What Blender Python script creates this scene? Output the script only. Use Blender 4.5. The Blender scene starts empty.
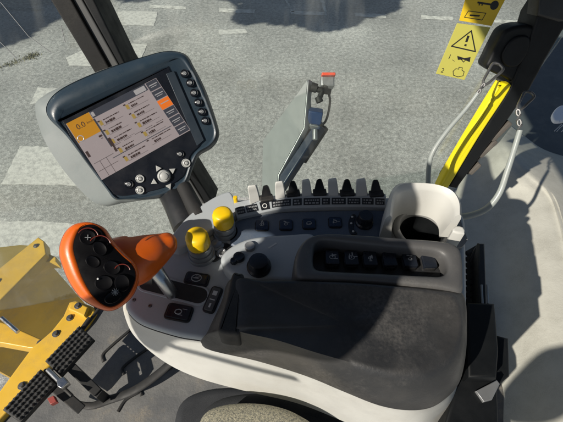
import bpy, bmesh, math, random
from mathutils import Vector, Matrix
random.seed(7)
sc = bpy.context.scene
COL = sc.collection
HC = 2.75            # camera height above the ground
PITCH = math.radians(52)
FP = 407.0           # focal length in photo pixels
CAM = Vector((0, 0, HC))
FW = Vector((0, math.cos(PITCH), -math.sin(PITCH)))
UPV = Vector((0, math.sin(PITCH), math.cos(PITCH)))
RT = Vector((1, 0, 0))

def ray(px, py):
    return FW + RT * ((px - 281.5) / FP) - UPV * ((py - 211) / FP)
def U(px, py, drop):
    """world point seen at a photo pixel on the level plane 'drop' metres below eye height"""
    d = ray(px, py)
    return CAM + d * (drop / -d.z)
def UD(px, py, depth):
    return CAM + ray(px, py) * depth

class Plane:
    def __init__(s, o, n, x):
        s.o = Vector(o); s.n = Vector(n).normalized()
        x = Vector(x); x = (x - s.n * x.dot(s.n)).normalized()
        s.x = x; s.y = s.n.cross(x)
    def hit(s, px, py):
        d = ray(px, py)
        t = (s.o - CAM).dot(s.n) / d.dot(s.n)
        p = CAM + d * t - s.o
        return (p.dot(s.x), p.dot(s.y))
    def w(s, u, v, h=0.0):
        return s.o + s.x * u + s.y * v + s.n * h
    def pt(s, px, py, h=0.0):
        u, v = s.hit(px, py)
        return s.w(u, v, h)
def level(drop, px=281, py=211):
    return Plane((0, 0, HC - drop), (0, 0, 1), (1, 0, 0))

# ------------------------------------------------------------------ mesh helpers
def cr(pts, n=6, closed=True):
    pts = [tuple(p) for p in pts]
    N = len(pts); out = []
    rng = range(N) if closed else range(N - 1)
    for i in rng:
        if closed:
            p = [pts[(i - 1) % N], pts[i], pts[(i + 1) % N], pts[(i + 2) % N]]
        else:
            p = [pts[max(i - 1, 0)], pts[i], pts[i + 1], pts[min(i + 2, N - 1)]]
        for k in range(n):
            t = k / n
            out.append(tuple(0.5 * ((2 * b) + (-a + c) * t + (2 * a - 5 * b + 4 * c - d) * t * t + (-a + 3 * b - 3 * c + d) * t ** 3)
                             for a, b, c, d in zip(*p)))
    if not closed: out.append(pts[-1])
    return out
def area(p):
    return 0.5 * sum(p[i][0] * p[(i + 1) % len(p)][1] - p[(i + 1) % len(p)][0] * p[i][1] for i in range(len(p)))
def ccw(p):
    return list(p) if area(p) > 0 else list(reversed(p))
def inset(p, d):
    N = len(p); out = []
    for i in range(N):
        a = Vector(p[i - 1]); b = Vector(p[i]); c = Vector(p[(i + 1) % N])
        e1 = (b - a); e2 = (c - b)
        n1 = Vector((-e1.y, e1.x)); n2 = Vector((-e2.y, e2.x))
        if n1.length < 1e-9: n1 = n2.copy()
        if n2.length < 1e-9: n2 = n1.copy()
        n1.normalize(); n2.normalize()
        m = n1 + n2
        if m.length < 1e-6: m = n1.copy()
        m.normalize()
        k = max(0.45, m.dot(n1))
        q = b + m * (d / k)
        out.append((q.x, q.y))
    return out
class MB:
    def __init__(s):
        s.bm = bmesh.new()
    def loops(s, L, cap0=True, cap1=True, closed=True):
        V = [[s.bm.verts.new(p) for p in l] for l in L]
        n = len(V[0])
        for a, b in zip(V[:-1], V[1:]):
            for i in range(n if closed else n - 1):
                j = (i + 1) % n
                try: s.bm.faces.new((a[i], a[j], b[j], b[i]))
                except ValueError: pass
        for f, V_ in ((cap0, V[0]), (cap1, V[-1])):
            if f:
                try: s.bm.faces.new(V_ if V_ is V[-1] else list(reversed(V_)))
                except ValueError: pass
        return s
    def slab(s, pl, pts, top, bot, bev=0.002, seg=3, under=False):
        p = ccw(pts); L = []
        L.append([pl.w(x, y, bot) for x, y in p])
        L.append([pl.w(x, y, top - bev) for x, y in p])
        for k in range(1, seg + 1):
            a = k * math.pi / 2 / seg
            L.append([pl.w(x, y, top - bev + bev * math.sin(a)) for x, y in inset(p, bev * (1 - math.cos(a)))])
        L.append([pl.w(x, y, top) for x, y in inset(p, bev * 1.15)])
        return s.loops(L)
    def box(s, pl, cx, cy, w, h, top, bot, rot=0, bev=0.0015, r=0.002, seg=2):
        c, sn = math.cos(rot), math.sin(rot); pts = []
        r = min(r, w * .49, h * .49)
        for k, (qx, qy) in enumerate(((1, 1), (-1, 1), (-1, -1), (1, -1))):
            for j in range(4):
                a = (k + j / 3) * math.pi / 2
                x = qx * (w / 2 - r) + r * math.cos(a); y = qy * (h / 2 - r) + r * math.sin(a)
                pts.append((cx + x * c - y * sn, cy + x * sn + y * c))
        return s.slab(pl, pts, top, bot, bev, seg)
    def disc(s, pl, cx, cy, r, top, bot, bev=0.001, n=28, seg=3):
        pts = [(cx + r * math.cos(i * 2 * math.pi / n), cy + r * math.sin(i * 2 * math.pi / n)) for i in range(n)]
        return s.slab(pl, pts, top, bot, bev, seg)
    def lathe(s, pl, cx, cy, prof, n=32, wob=None):
        L = []
        for r, h in prof:
            L.append([pl.w(cx + r * (1 + (wob(i, n, h) if wob else 0)) * math.cos(i * 2 * math.pi / n),
                           cy + r * (1 + (wob(i, n, h) if wob else 0)) * math.sin(i * 2 * math.pi / n), h) for i in range(n)])
        return s.loops(L)
    def tube(s, pts, rad, n=12, sub=6, flat=None, smooth=True):
        P = [Vector(p) for p in pts]
        R = rad if isinstance(rad, (list, tuple)) else [rad] * len(P)
        if smooth and len(P) > 2:
            Q = cr([tuple(p) + (r,) for p, r in zip(P, R)], sub, closed=False)
            P = [Vector(q[:3]) for q in Q]; R = [q[3] for q in Q]
        L = []; up = Vector((0, 0, 1))
        t0 = (P[1] - P[0]).normalized()
        if abs(t0.dot(up)) > .9: up = Vector((1, 0, 0))
        x = t0.cross(up).normalized()
        for i, p in enumerate(P):
            t = (P[min(i + 1, len(P) - 1)] - P[max(i - 1, 0)]).normalized()
            x = (x - t * x.dot(t)).normalized(); y = t.cross(x)
            fy = flat if flat else 1
            L.append([p + (x * math.cos(a) + y * math.sin(a) * fy) * R[i] for a in [k * 2 * math.pi / n for k in range(n)]])
        return s.loops(L)
    def bar(s, a, b, wx, wy, up=(0, 0, 1), wx2=None, wy2=None):
        a, b = Vector(a), Vector(b); t = (b - a).normalized(); up = Vector(up)
        x = t.cross(up).normalized(); y = x.cross(t).normalized()
        L = []
        for p, q, r in ((a, wx, wy), (b, wx2 or wx, wy2 or wy)):
            L.append([p + x * (i * q / 2) + y * (j * r / 2) for i, j in ((1, 1), (-1, 1), (-1, -1), (1, -1))])
        return s.loops(L)
    def torus(s, c, ax, lx, R, r, st=1.0, n=20, m=8):
        """link: ring about axis ax stretched along lx"""
        c = Vector(c); ax = Vector(ax).normalized(); lx = Vector(lx); lx = (lx - ax * lx.dot(ax)).normalized(); ly = ax.cross(lx)
        L = []
        for i in range(n):
            a = i * 2 * math.pi / n
            d = lx * math.cos(a) + ly * math.sin(a)
            ctr = c + lx * (math.cos(a) * R * st) + ly * (math.sin(a) * R)
            L.append([ctr + (d * math.cos(b) + ax * math.sin(b)) * r for b in [k * 2 * math.pi / m for k in range(m)]])
        L.append(L[0]); return s.loops(L, False, False)
    def build(s, name, mat, parent=None, bevel=0, angle=40, subsurf=0):
        bmesh.ops.remove_doubles(s.bm, verts=s.bm.verts, dist=1e-6)
        bmesh.ops.recalc_face_normals(s.bm, faces=s.bm.faces)
        me = bpy.data.meshes.new(name); s.bm.to_mesh(me); s.bm.free()
        for p in me.polygons: p.use_smooth = True
        me.set_sharp_from_angle(angle=math.radians(angle))
        me.materials.append(mat)
        o = bpy.data.objects.new(name, me); COL.objects.link(o)
        if parent: attach(o, parent)
        if bevel:
            m = o.modifiers.new('bevel', 'BEVEL'); m.width = bevel; m.segments = 3; m.limit_method = 'ANGLE'; m.angle_limit = math.radians(35)
            m.harden_normals = False
        return o
LOC = {}
def attach(o, parent):
    o.parent = parent
    w = LOC.get(parent.name, Vector((0, 0, 0)))
    o.matrix_parent_inverse = Matrix.Translation(-w)
    LOC[o.name] = Vector((0, 0, 0))
def thing(name, label, cat, loc, group=None):
    o = bpy.data.objects.new(name, None); COL.objects.link(o)
    o.location = loc; LOC[o.name] = Vector(loc)
    o.empty_display_size = .05
    o['label'] = label; o['category'] = cat
    if group: o['group'] = group
    return o
def tag(o, label, cat, group=None):
    o['label'] = label; o['category'] = cat
    if group: o['group'] = group
    return o
def text_mesh(name, s, pl, u, v, size, rot, mat, parent, h=0.0004, align='CENTER', bold=0.0):
    cu = bpy.data.curves.new(name, 'FONT'); cu.body = s; cu.size = size; cu.align_x = align; cu.align_y = 'CENTER'
    cu.extrude = 0.00012; cu.offset = bold
    t = bpy.data.objects.new('tmp', cu); COL.objects.link(t)
    dg = bpy.context.evaluated_depsgraph_get()
    me = bpy.data.meshes.new_from_object(t.evaluated_get(dg))
    bpy.data.objects.remove(t)
    c, sn = math.cos(rot), math.sin(rot)
    for vt in me.vertices:
        x, y, z = vt.co
        vt.co = pl.w(u + x * c - y * sn, v + x * sn + y * c, h + z)
    me.materials.clear(); me.materials.append(mat)
    o = bpy.data.objects.new(name, me); COL.objects.link(o)
    if parent: attach(o, parent)
    return o

# ------------------------------------------------------------------ materials
def mat(name, col, rough=.5, metal=0, spec=.5, col2=None, nscale=20, ndetail=6, lo=.4, hi=.65, bump=0, bscale=400, bdist=.0005,
        dust=None, dscale=6, dlo=.5, dhi=.75, damt=.6, coat=0, emis=None, estr=0, rvar=.12, trans=0):
    m = bpy.data.materials.new(name); m.use_nodes = True
    nt = m.node_tree; N = nt.nodes; K = nt.links
    b = N['Principled BSDF']
    b.inputs['Roughness'].default_value = rough; b.inputs['Metallic'].default_value = metal
    b.inputs['Specular IOR Level'].default_value = spec; b.inputs['Coat Weight'].default_value = coat
    b.inputs['Base Color'].default_value = (*col, 1)
    tc = N.new('ShaderNodeTexCoord')
    def noise(scale, det=6, rgh=.6):
        n = N.new('ShaderNodeTexNoise'); n.inputs['Scale'].default_value = scale; n.inputs['Detail'].default_value = det
        n.inputs['Roughness'].default_value = rgh; K.new(tc.outputs['Object'], n.inputs['Vector']); return n
    def ramp(src, lo, hi):
        r = N.new('ShaderNodeMapRange'); r.inputs['From Min'].default_value = lo; r.inputs['From Max'].default_value = hi
        K.new(src, r.inputs['Value']); return r
    cur = None
    if col2:
        n = noise(nscale, ndetail); r = ramp(n.outputs['Fac'], lo, hi)
        mx = N.new('ShaderNodeMix'); mx.data_type = 'RGBA'
        mx.inputs['A'].default_value = (*col, 1); mx.inputs['B'].default_value = (*col2, 1)
        K.new(r.outputs['Result'], mx.inputs['Factor']); cur = mx.outputs['Result']
    if dust:
        n = noise(dscale, 10, .7); r = ramp(n.outputs['Fac'], dlo, dhi)
        n2 = noise(dscale * 40, 3); r2 = ramp(n2.outputs['Fac'], .3, .7)
        mu = N.new('ShaderNodeMath'); mu.operation = 'MULTIPLY'; K.new(r.outputs['Result'], mu.inputs[0]); K.new(r2.outputs['Result'], mu.inputs[1])
        mu2 = N.new('ShaderNodeMath'); mu2.operation = 'MULTIPLY'; mu2.inputs[1].default_value = damt; K.new(mu.outputs[0], mu2.inputs[0])
        mx = N.new('ShaderNodeMix'); mx.data_type = 'RGBA'
        mx.inputs['A'].default_value = (*col, 1)
        if cur: K.new(cur, mx.inputs['A'])
        mx.inputs['B'].default_value = (*dust, 1); K.new(mu2.outputs[0], mx.inputs['Factor']); cur = mx.outputs['Result']
    if cur: K.new(cur, b.inputs['Base Color'])
    n = noise(35, 5); r = N.new('ShaderNodeMapRange'); r.inputs['From Min'].default_value = .3; r.inputs['From Max'].default_value = .7
    r.inputs['To Min'].default_value = max(.02, rough - rvar); r.inputs['To Max'].default_value = min(1, rough + rvar)
    K.new(n.outputs['Fac'], r.inputs['Value']); K.new(r.outputs['Result'], b.inputs['Roughness'])
    if bump:
        n = noise(bscale, 3); bp = N.new('ShaderNodeBump'); bp.inputs['Strength'].default_value = bump; bp.inputs['Distance'].default_value = bdist
        K.new(n.outputs['Fac'], bp.inputs['Height']); K.new(bp.outputs['Normal'], b.inputs['Normal'])
    if emis:
        b.inputs['Emission Color'].default_value = (*emis, 1); b.inputs['Emission Strength'].default_value = estr
    return m

M = {}
M['shell'] = mat('pale_grey_plastic', (.40, .43, .45), .42, bump=.25, bscale=900, dust=(.30, .27, .22), dscale=9, damt=.45, dlo=.52, dhi=.8)
M['white'] = mat('off_white_plastic', (.58, .58, .55), .40, bump=.2, bscale=900, dust=(.38, .33, .27), dscale=11, damt=.45, dlo=.52, dhi=.8)
M['deckblue'] = mat('grey_blue_plastic', (.085, .115, .165), .42, bump=.25, bscale=900, dust=(.30, .29, .27), dscale=14, damt=.4)
M['padgrey'] = mat('warm_grey_moulding', (.085, .084, .084), .45, bump=.35, bscale=700, dust=(.3, .28, .25), dscale=12, damt=.4)
M['pad'] = mat('worn_black_armrest_skin', (.024, .025, .027), .45, col2=(.052, .050, .048), nscale=9, lo=.42, hi=.66, bump=.5, bscale=260, bdist=.0006,
               dust=(.16, .15, .14), dscale=7, damt=.7, dlo=.50, dhi=.74)
M['black'] = mat('black_plastic', (.014, .015, .017), .42, bump=.2, bscale=700, dust=(.10, .09, .08), dscale=20, damt=.4)
M['rubber'] = mat('black_rubber', (.018, .018, .018), .65, bump=.3, bscale=500, dust=(.14, .12, .10), dscale=15, damt=.5)
M['darkmetal'] = mat('dull_zinc', (.16, .16, .16), .4, metal=.7, bump=.2, bscale=500)
M['deepblack'] = mat('deep_black_paint', (.006, .007, .008), .5, spec=.3, bump=.2, bscale=500)
M['cupgrey'] = mat('cup_grey_moulding', (.23, .23, .225), .45, bump=.3, bscale=700, dust=(.3, .28, .25), dscale=12, damt=.4)
M['switch'] = mat('dark_switch_plastic', (.012, .015, .022), .3, bump=.1, bscale=800)
M['navyswitch'] = mat('navy_switch_plastic', (.012, .022, .05), .28, bump=.1, bscale=800)
M['navy'] = mat('navy_black_housing', (.022, .038, .055), .36, bump=.2, bscale=900, dust=(.09, .10, .10), dscale=14, damt=.35, spec=.6)
M['sunlit_shell'] = mat('sunlit_shell_grey', (.21, .235, .235), .45, bump=.2, bscale=900, dust=(.22, .23, .22), dscale=10, damt=.5)  # pale grey puts sunlight on the monitor's lower left side into the colour
M['panelblack'] = mat('satin_black_panel', (.006, .008, .013), .35, dust=(.06, .06, .06), dscale=18, damt=.25)
M['stripblue'] = mat('dark_slate_strip', (.020, .030, .042), .45)
M['orange'] = mat('orange_moulding', (.70, .12, .006), .38, bump=.15, bscale=700, dust=(.35, .12, .05), dscale=12, damt=.5, coat=.15)
M['gloss'] = mat('glossy_black_face', (.004, .004, .005), .34, spec=.18, dust=(.03, .028, .028), dscale=25, damt=.25)
M['rededge'] = mat('dark_red_print', (.16, .018, .008), .4)
M['yellowcap'] = mat('yellow_cap', (.86, .55, .005), .38, dust=(.5, .33, .05), dscale=40, damt=.6)
M['chrome'] = mat('brushed_steel', (.55, .55, .54), .28, metal=1, bump=.1, bscale=600)
M['greymetal'] = mat('grey_metal', (.30, .31, .32), .42, metal=.6, bump=.2, bscale=500)
M['button'] = mat('pale_grey_button', (.42, .43, .42), .32, dust=(.2, .2, .2), dscale=40)
M['print'] = mat('white_print', (.62, .62, .60), .5)
M['fprint'] = mat('faint_print', (.34, .35, .36), .5)
M['dprint'] = mat('grey_print', (.26, .27, .28), .5)
M['label'] = mat('black_label_film', (.012, .013, .016), .35)
M['bodyyellow'] = mat('yellow_machine_paint', (.72, .44, .045), .42, bump=.15, bscale=60, bdist=.001, dust=(.28, .21, .12), dscale=9, damt=.8, dlo=.45, dhi=.7, col2=(.60, .36, .04), nscale=5)
M['yellowrail'] = mat('yellow_rail_paint', (.85, .70, .01), .38, dust=(.45, .38, .1), dscale=18, damt=.45)
M['fender'] = mat('cream_cab_moulding', (.50, .495, .44), .6, bump=.5, bscale=160, bdist=.0012, dust=(.27, .26, .22), dscale=14, damt=.7, dlo=.40, dhi=.66)
M['seatfab'] = mat('mottled_seat_fabric', (.33, .31, .23), .9, col2=(.15, .15, .125), nscale=420, lo=.45, hi=.6, bump=1, bscale=700, bdist=.002,
                   dust=(.24, .21, .15), dscale=9, damt=.6)
M['seatblack'] = mat('black_seat_fabric', (.022, .024, .028), .85, bump=.6, bscale=600, bdist=.001)
M['mirror'] = mat('dull_mirror_face', (.30, .31, .315), .5, metal=.15, bump=.06, bscale=60, bdist=.0005, dust=(.30, .30, .28), dscale=9, damt=.4)
M['armblue'] = mat('dark_blue_arm', (.010, .022, .050), .4, dust=(.1, .1, .1), dscale=12, damt=.3)
M['amber'] = mat('red_orange_lens', (.75, .08, .03), .25)
M['bluecap'] = mat('blue_painted_cap', (.02, .05, .14), .4)
M['darkrail'] = mat('dark_pillar_paint', (.010, .010, .010), .6, spec=.3, bump=.3, bscale=300, dust=(.09, .085, .075), dscale=9, damt=.4, dlo=.45, dhi=.7)
M['greystrip'] = mat('grey_pillar_seal', (.075, .077, .078), .6, dust=(.14, .14, .13), dscale=9)
M['sleeve'] = mat('grey_plastic_sleeve', (.30, .33, .32), .4, dust=(.4, .4, .38), dscale=20, damt=.5)
M['decal'] = mat('pale_yellow_decal', (.50, .47, .10), .4)
M['decal2'] = mat('deep_yellow_decal', (.72, .50, .02), .4)
M['pdecal'] = mat('black_decal_print', (.015, .015, .015), .5)
M['rag'] = mat('blue_white_wrapper', (.85, .88, .92), .5, col2=(.5, .58, .75), nscale=60, lo=.60, hi=.66)
M['paint'] = mat('worn_road_paint', (.66, .66, .62), .8, col2=(.38, .38, .36), nscale=14, ndetail=12, lo=.42, hi=.62, bump=.6, bscale=90, bdist=.004)
M['paintdim'] = mat('faded_road_paint', (.60, .60, .565), .85, col2=(.40, .40, .385), nscale=22, ndetail=12, lo=.42, hi=.66, bump=.6, bscale=90, bdist=.004)
M['bark'] = mat('tree_bark', (.10, .07, .05), .9, bump=.8, bscale=20, bdist=.01)
M['leaf'] = mat('tree_leaf', (.04, .07, .02), .8, col2=(.09, .13, .03), nscale=3)
M['grass'] = mat('verge_grass', (.13, .13, .07), .8, col2=(.24, .22, .10), nscale=30)

# screen
M['screen'] = mat('screen_page', (.10, .085, .085), .22, emis=(.50, .43, .43), estr=.37)
M['scr_orange'] = mat('screen_orange', (.10, .05, .01), .22, emis=(.75, .33, .02), estr=.42)
M['scr_hot'] = mat('screen_orange_tab', (.10, .03, .01), .22, emis=(.95, .20, .02), estr=.6)
M['scr_dark'] = mat('screen_dark', (.02, .02, .025), .22, emis=(.07, .08, .10), estr=.35)
M['scr_line'] = mat('screen_line', (.03, .02, .02), .22, emis=(.05, .035, .03), estr=.4)
M['scr_lite'] = mat('screen_light_print', (.1, .1, .1), .22, emis=(.45, .42, .42), estr=.45)
M['scr_amb'] = mat('screen_amber_print', (.1, .08, .03), .22, emis=(.42, .27, .06), estr=.45)

def asphalt():
    m = bpy.data.materials.new('asphalt'); m.use_nodes = True; nt = m.node_tree; N = nt.nodes; K = nt.links
    b = N['Principled BSDF']; b.inputs['Roughness'].default_value = .85
    tc = N.new('ShaderNodeTexCoord')
    v = N.new('ShaderNodeTexVoronoi'); v.inputs['Scale'].default_value = 150; K.new(tc.outputs['Object'], v.inputs['Vector'])
    cr_ = N.new('ShaderNodeValToRGB'); e = cr_.color_ramp.elements
    e[0].position = .0; e[0].color = (.26, .268, .263, 1); e[1].position = 1; e[1].color = (.475, .475, .455, 1)
    e3 = e.new(.55); e3.color = (.34, .345, .332, 1)
    sx = N.new('ShaderNodeSeparateColor'); K.new(v.outputs['Color'], sx.inputs[0]); K.new(sx.outputs[0], cr_.inputs['Fac'])
    n = N.new('ShaderNodeTexNoise'); n.inputs['Scale'].default_value = 1.1; n.inputs['Detail'].default_value = 8; K.new(tc.outputs['Object'], n.inputs['Vector'])
    r = N.new('ShaderNodeMapRange'); r.inputs['From Min'].default_value = .3; r.inputs['From Max'].default_value = .7
    r.inputs['To Min'].default_value = .78; r.inputs['To Max'].default_value = 1.22; K.new(n.outputs['Fac'], r.inputs['Value'])
    n3 = N.new('ShaderNodeTexNoise'); n3.inputs['Scale'].default_value = 26; n3.inputs['Detail'].default_value = 6; K.new(tc.outputs['Object'], n3.inputs['Vector'])
    r3 = N.new('ShaderNodeMapRange'); r3.inputs['From Min'].default_value = .3; r3.inputs['From Max'].default_value = .7
    r3.inputs['To Min'].default_value = .7; r3.inputs['To Max'].default_value = 1.3; K.new(n3.outputs['Fac'], r3.inputs['Value'])
    mm = N.new('ShaderNodeMath'); mm.operation = 'MULTIPLY'; K.new(r.outputs[0], mm.inputs[0]); K.new(r3.outputs[0], mm.inputs[1])
    mu = N.new('ShaderNodeVectorMath'); mu.operation = 'SCALE'; K.new(cr_.outputs['Color'], mu.inputs[0]); K.new(mm.outputs[0], mu.inputs['Scale'])
    K.new(mu.outputs[0], b.inputs['Base Color'])
    n4 = N.new('ShaderNodeTexNoise'); n4.inputs['Scale'].default_value = .45; n4.inputs['Detail'].default_value = 3; n4.inputs['Distortion'].default_value = 1.2; K.new(tc.outputs['Object'], n4.inputs['Vector'])
    r4 = N.new('ShaderNodeMapRange'); r4.inputs['From Min'].default_value = .42; r4.inputs['From Max'].default_value = .62
    r4.inputs['To Min'].default_value = .86; r4.inputs['To Max'].default_value = 1.08; K.new(n4.outputs['Fac'], r4.inputs['Value'])
    m4 = N.new('ShaderNodeMath'); m4.operation = 'MULTIPLY'; K.new(mm.outputs[0], m4.inputs[0]); K.new(r4.outputs[0], m4.inputs[1]); K.new(m4.outputs[0], mu.inputs['Scale'])
    bp = N.new('ShaderNodeBump'); bp.inputs['Strength'].default_value = .5; bp.inputs['Distance'].default_value = .004
    K.new(v.outputs['Distance'], bp.inputs['Height']); K.new(bp.outputs['Normal'], b.inputs['Normal'])
    return m
M['asphalt'] = asphalt()
def floormat():
    m = mat('sandy_floor_mat', (.10, .102, .104), .8, col2=(.17, .168, .16), nscale=7, ndetail=10, lo=.42, hi=.68, bump=.6, bscale=150, bdist=.002,
            dust=(.34, .28, .19), dscale=8, damt=.7, dlo=.53, dhi=.70)
    return m
M['mat'] = floormat()
def glass():
    m = bpy.data.materials.new('window_glass'); m.use_nodes = True; nt = m.node_tree; N = nt.nodes; K = nt.links
    N.remove(N['Principled BSDF']); out = N['Material Output']
    t = N.new('ShaderNodeBsdfTransparent'); t.inputs[0].default_value = (.93, .96, .94, 1)
    g = N.new('ShaderNodeBsdfGlossy'); g.inputs['Roughness'].default_value = .03
    d = N.new('ShaderNodeBsdfDiffuse'); d.inputs[0].default_value = (.6, .6, .57, 1)
    fr = N.new('ShaderNodeFresnel'); fr.inputs[0].default_value = 1.45
    mn = N.new('ShaderNodeMath'); mn.operation = 'MINIMUM'; mn.inputs[1].default_value = .13; K.new(fr.outputs[0], mn.inputs[0])
    a = N.new('ShaderNodeMixShader'); K.new(mn.outputs[0], a.inputs[0]); K.new(t.outputs[0], a.inputs[1]); K.new(g.outputs[0], a.inputs[2])
    tc = N.new('ShaderNodeTexCoord'); mp = N.new('ShaderNodeMapping'); mp.inputs['Rotation'].default_value = (0, 0, .6); mp.inputs['Scale'].default_value = (14, 3, 3)
    K.new(tc.outputs['Object'], mp.inputs[0])
    n = N.new('ShaderNodeTexNoise'); n.inputs['Scale'].default_value = 2; n.inputs['Detail'].default_value = 8; K.new(mp.outputs[0], n.inputs['Vector'])
    r = N.new('ShaderNodeMapRange'); r.inputs['From Min'].default_value = .5; r.inputs['From Max'].default_value = .8; r.inputs['To Max'].default_value = .09
    r.inputs['To Min'].default_value = .01; K.new(n.outputs['Fac'], r.inputs['Value'])
    b = N.new('ShaderNodeMixShader'); K.new(r.outputs[0], b.inputs[0]); K.new(a.outputs[0], b.inputs[1]); K.new(d.outputs[0], b.inputs[2])
    K.new(b.outputs[0], out.inputs[0]); return m
M['glass'] = glass()

# ------------------------------------------------------------------ ground and markings
def struct(o):
    o['kind'] = 'structure'; return o
G = level(HC)
mb = MB(); S = 400
mb.loops([[(-S, -S, 0), (S, -S, 0), (S, S, 0), (-S, S, 0)]], False, True)
struct(mb.build('asphalt_ground', M['asphalt']))
mb = MB(); random.seed(3)
def dab(mb, pts, h=.004, jit=.012):
    p = [G.hit(*q) for q in pts]; p = ccw(p); out = []
    for i in range(len(p)):
        a, b = p[i], p[(i + 1) % len(p)]
        for k in range(8):
            t = k / 8
            out.append((a[0] + (b[0] - a[0]) * t + random.uniform(-jit, jit), a[1] + (b[1] - a[1]) * t + random.uniform(-jit, jit)))
    mb.bm.faces.new([mb.bm.verts.new(G.w(x, y, h)) for x, y in out])
for q in [[(219, 8), (255, 10), (254, 13.5), (219, 12)], [(285, 0), (287, 0), (294, 12), (292, 12)], [(290, 11), (326, 12), (327, 15.5), (291, 14.5)],
          [(319, -4), (323, -4), (327, 11.8), (324, 11.8)], [(354, 13), (386, 14.5), (386, 18), (355, 16.5)], [(421, 15.5), (453, 17), (453, 20.5), (421, 19)],
          [(487, 19), (518, 20.5), (519, 24), (487, 22.5)], [(552, 22), (585, 23.5), (586, 27), (552, 25.5)], [(150, 5), (186, 6.5), (186, 9.5), (150, 8)]]:
    dab(mb, q, jit=.008)
struct(mb.build('parking_line_markings', M['paint']))
mb = MB()
for q in [[(2, 184), (20, 146), (48, 147), (75, 150), (98, 186)], [(-20, 222), (42, 221), (92, 226), (96, 258), (-20, 254)],
          [(66, 58), (98, 43), (147, 44), (140, 62), (118, 66), (70, 66)],
          [(118, 11), (158, 12), (154, 26), (116, 25)], [(38, 88), (62, 88), (50, 104), (30, 104)],
          [(218, 30), (245, 29), (248, 33), (220, 35)]]:
    dab(mb, q, jit=.007)
struct(mb.build('worn_crossing_markings', M['paintdim']))

# verge along the shaded kerb in the far left corner
mb = MB()
for i in range(420):
    px = random.choice((-10, 4, 10, 17, 25, 29, 33, 36, 31)) + random.gauss(0, 3.5); py = 67 - px * .33 + random.gauss(0, 1.6)
    u, v = G.hit(px, py); a = random.uniform(0, 6.28); s = random.uniform(.008, .022)
    c = Vector((u, v, 0)); d = Vector((math.cos(a), math.sin(a), 0)) * s * .3; tip = c + Vector((math.cos(a + 1) * s * .7, math.sin(a + 1) * s * .7, s * 1.3))
    mb.bm.faces.new([mb.bm.verts.new(c + d), mb.bm.verts.new(c - d), mb.bm.verts.new(tip)])
o = mb.build('grass', M['grass']); o['kind'] = 'stuff'

# ------------------------------------------------------------------ window plane, pillars, glass
WN = Vector((0, -1, .35)).normalized()
WIN = Plane((0, .8425, HC), WN, (1, 0, 0))

def polybar(mb, pl, q, top, bot, bev=.003):
    p2 = Plane(pl.o + pl.n * top, pl.n, pl.x)
    mb.slab(p2, [p2.hit(*p) for p in q], 0, bot - top, bev)
lp = thing('cab_pillar', 'dark slanting cab corner post with grey seal strip behind the monitor', 'post', WIN.pt(190, 215))
mb = MB(); polybar(mb, WIN, [(20, -50), (43, -50), (109.5, 68.5), (196, 204), (172, 204), (96, 75)], .02, -.04); mb.build('post', M['darkrail'], lp)
mb = MB(); polybar(mb, WIN, [(44, -50), (54, -50), (117, 62), (205, 204), (198, 204), (110, 67)], .012, -.05); mb.build('seal_strip', M['greystrip'], lp)
mb = MB(); polybar(mb, WIN, [(55, -50), (69, -50), (124, 61), (214, 204), (206, 204), (117.5, 62)], .024, -.045); mb.build('inner_trim', M['deepblack'], lp)

mb = MB(); mb.slab(WIN, [WIN.hit(60, -60), WIN.hit(640, -60), WIN.hit(452, 202), WIN.hit(206, 202)], -.02, -.024, .0005, 1)
g1 = mb.build('side_window', M['glass']); tag(g1, 'clear side window pane between the corner post and the yellow rail', 'window')
a = WIN.pt(160, 150, -.02); b_ = WIN.pt(30, -60, -.02)
wl = Vector((-.97, -.20, 0)).normalized()
mb = MB()
a0 = a + (a - b_) * .35; a0.z = max(a0.z, HC - 1.1)
vd = (a - b_) / (b_.z - a.z); bl_ = a + vd * (a.z - (HC - .93))
q = [bl_, b_, b_ + wl * 1.3, bl_ + wl * 1.3]
nn = (q[1] - q[0]).cross(q[3] - q[0]).normalized() * .004
mb.loops([q, [p + nn for p in q]]); g2 = mb.build('front_window', M['glass'])
tag(g2, 'smudged front window pane left of the dark corner post', 'window')
# wiper-like scratches on the front pane
def scratch(mb, px1, px2, w=.0012):
    P0, P1 = q[0], q[1]
    PLf = Plane(q[0], nn * (-1 if nn.dot(CAM - q[0]) < 0 else 1), wl)
    A = [PLf.pt(x, y, .006) for x, y in (px1, px2)]
    mb.tube(A, w, n=5, smooth=False)
mb = MB()
for s in (((2, 2), (30, 36)), ((30, 36), (52, 52)), ((62, 25), (66, 42)), ((0, 40), (18, 58))): scratch(mb, *s, w=.0007)
o = mb.build('scratches', M['dprint'], g2)

# ------------------------------------------------------------------ right door post, rail, hub
dp = thing('door_post', 'black cab door post with a bright yellow grab rail on its edge', 'post', WIN.pt(452, 190))
mb = MB(); polybar(mb, WIN, [(600, -75), (655, -75), (563, 31), (546, 60), (530, 90), (457, 189), (448, 187), (510, 88), (530, 40), (538, 15), (548, 0)], .012, -.05, .005)
mb.build('frame', M['deepblack'], dp)
mb = MB(); polybar(mb, WIN, cr([(497, 88), (501, 84), (507, 84), (510, 90), (480, 136), (449, 187), (444, 190), (438, 187), (465, 140)], 4), .016, -.004, .004)
mb.build('grab_rail', M['yellowrail'], dp)
mb = MB(); polybar(mb, WIN, cr([(505, 31), (518, 25.5), (534, 26), (545, 34), (543, 60), (532, 84), (520, 87), (507, 79), (487, 69), (490, 58), (497, 44)], 4), .008, -.03, .006)
o = mb.build('hinge_cover', M['deepblack'], dp)
mb = MB(); polybar(mb, WIN, cr([(510, 42), (520, 36), (530, 38), (528, 52), (518, 66), (506, 66), (502, 56)], 4), .013, .005, .003)
mb.build('hinge_plate', M['deepblack'], dp)
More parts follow.
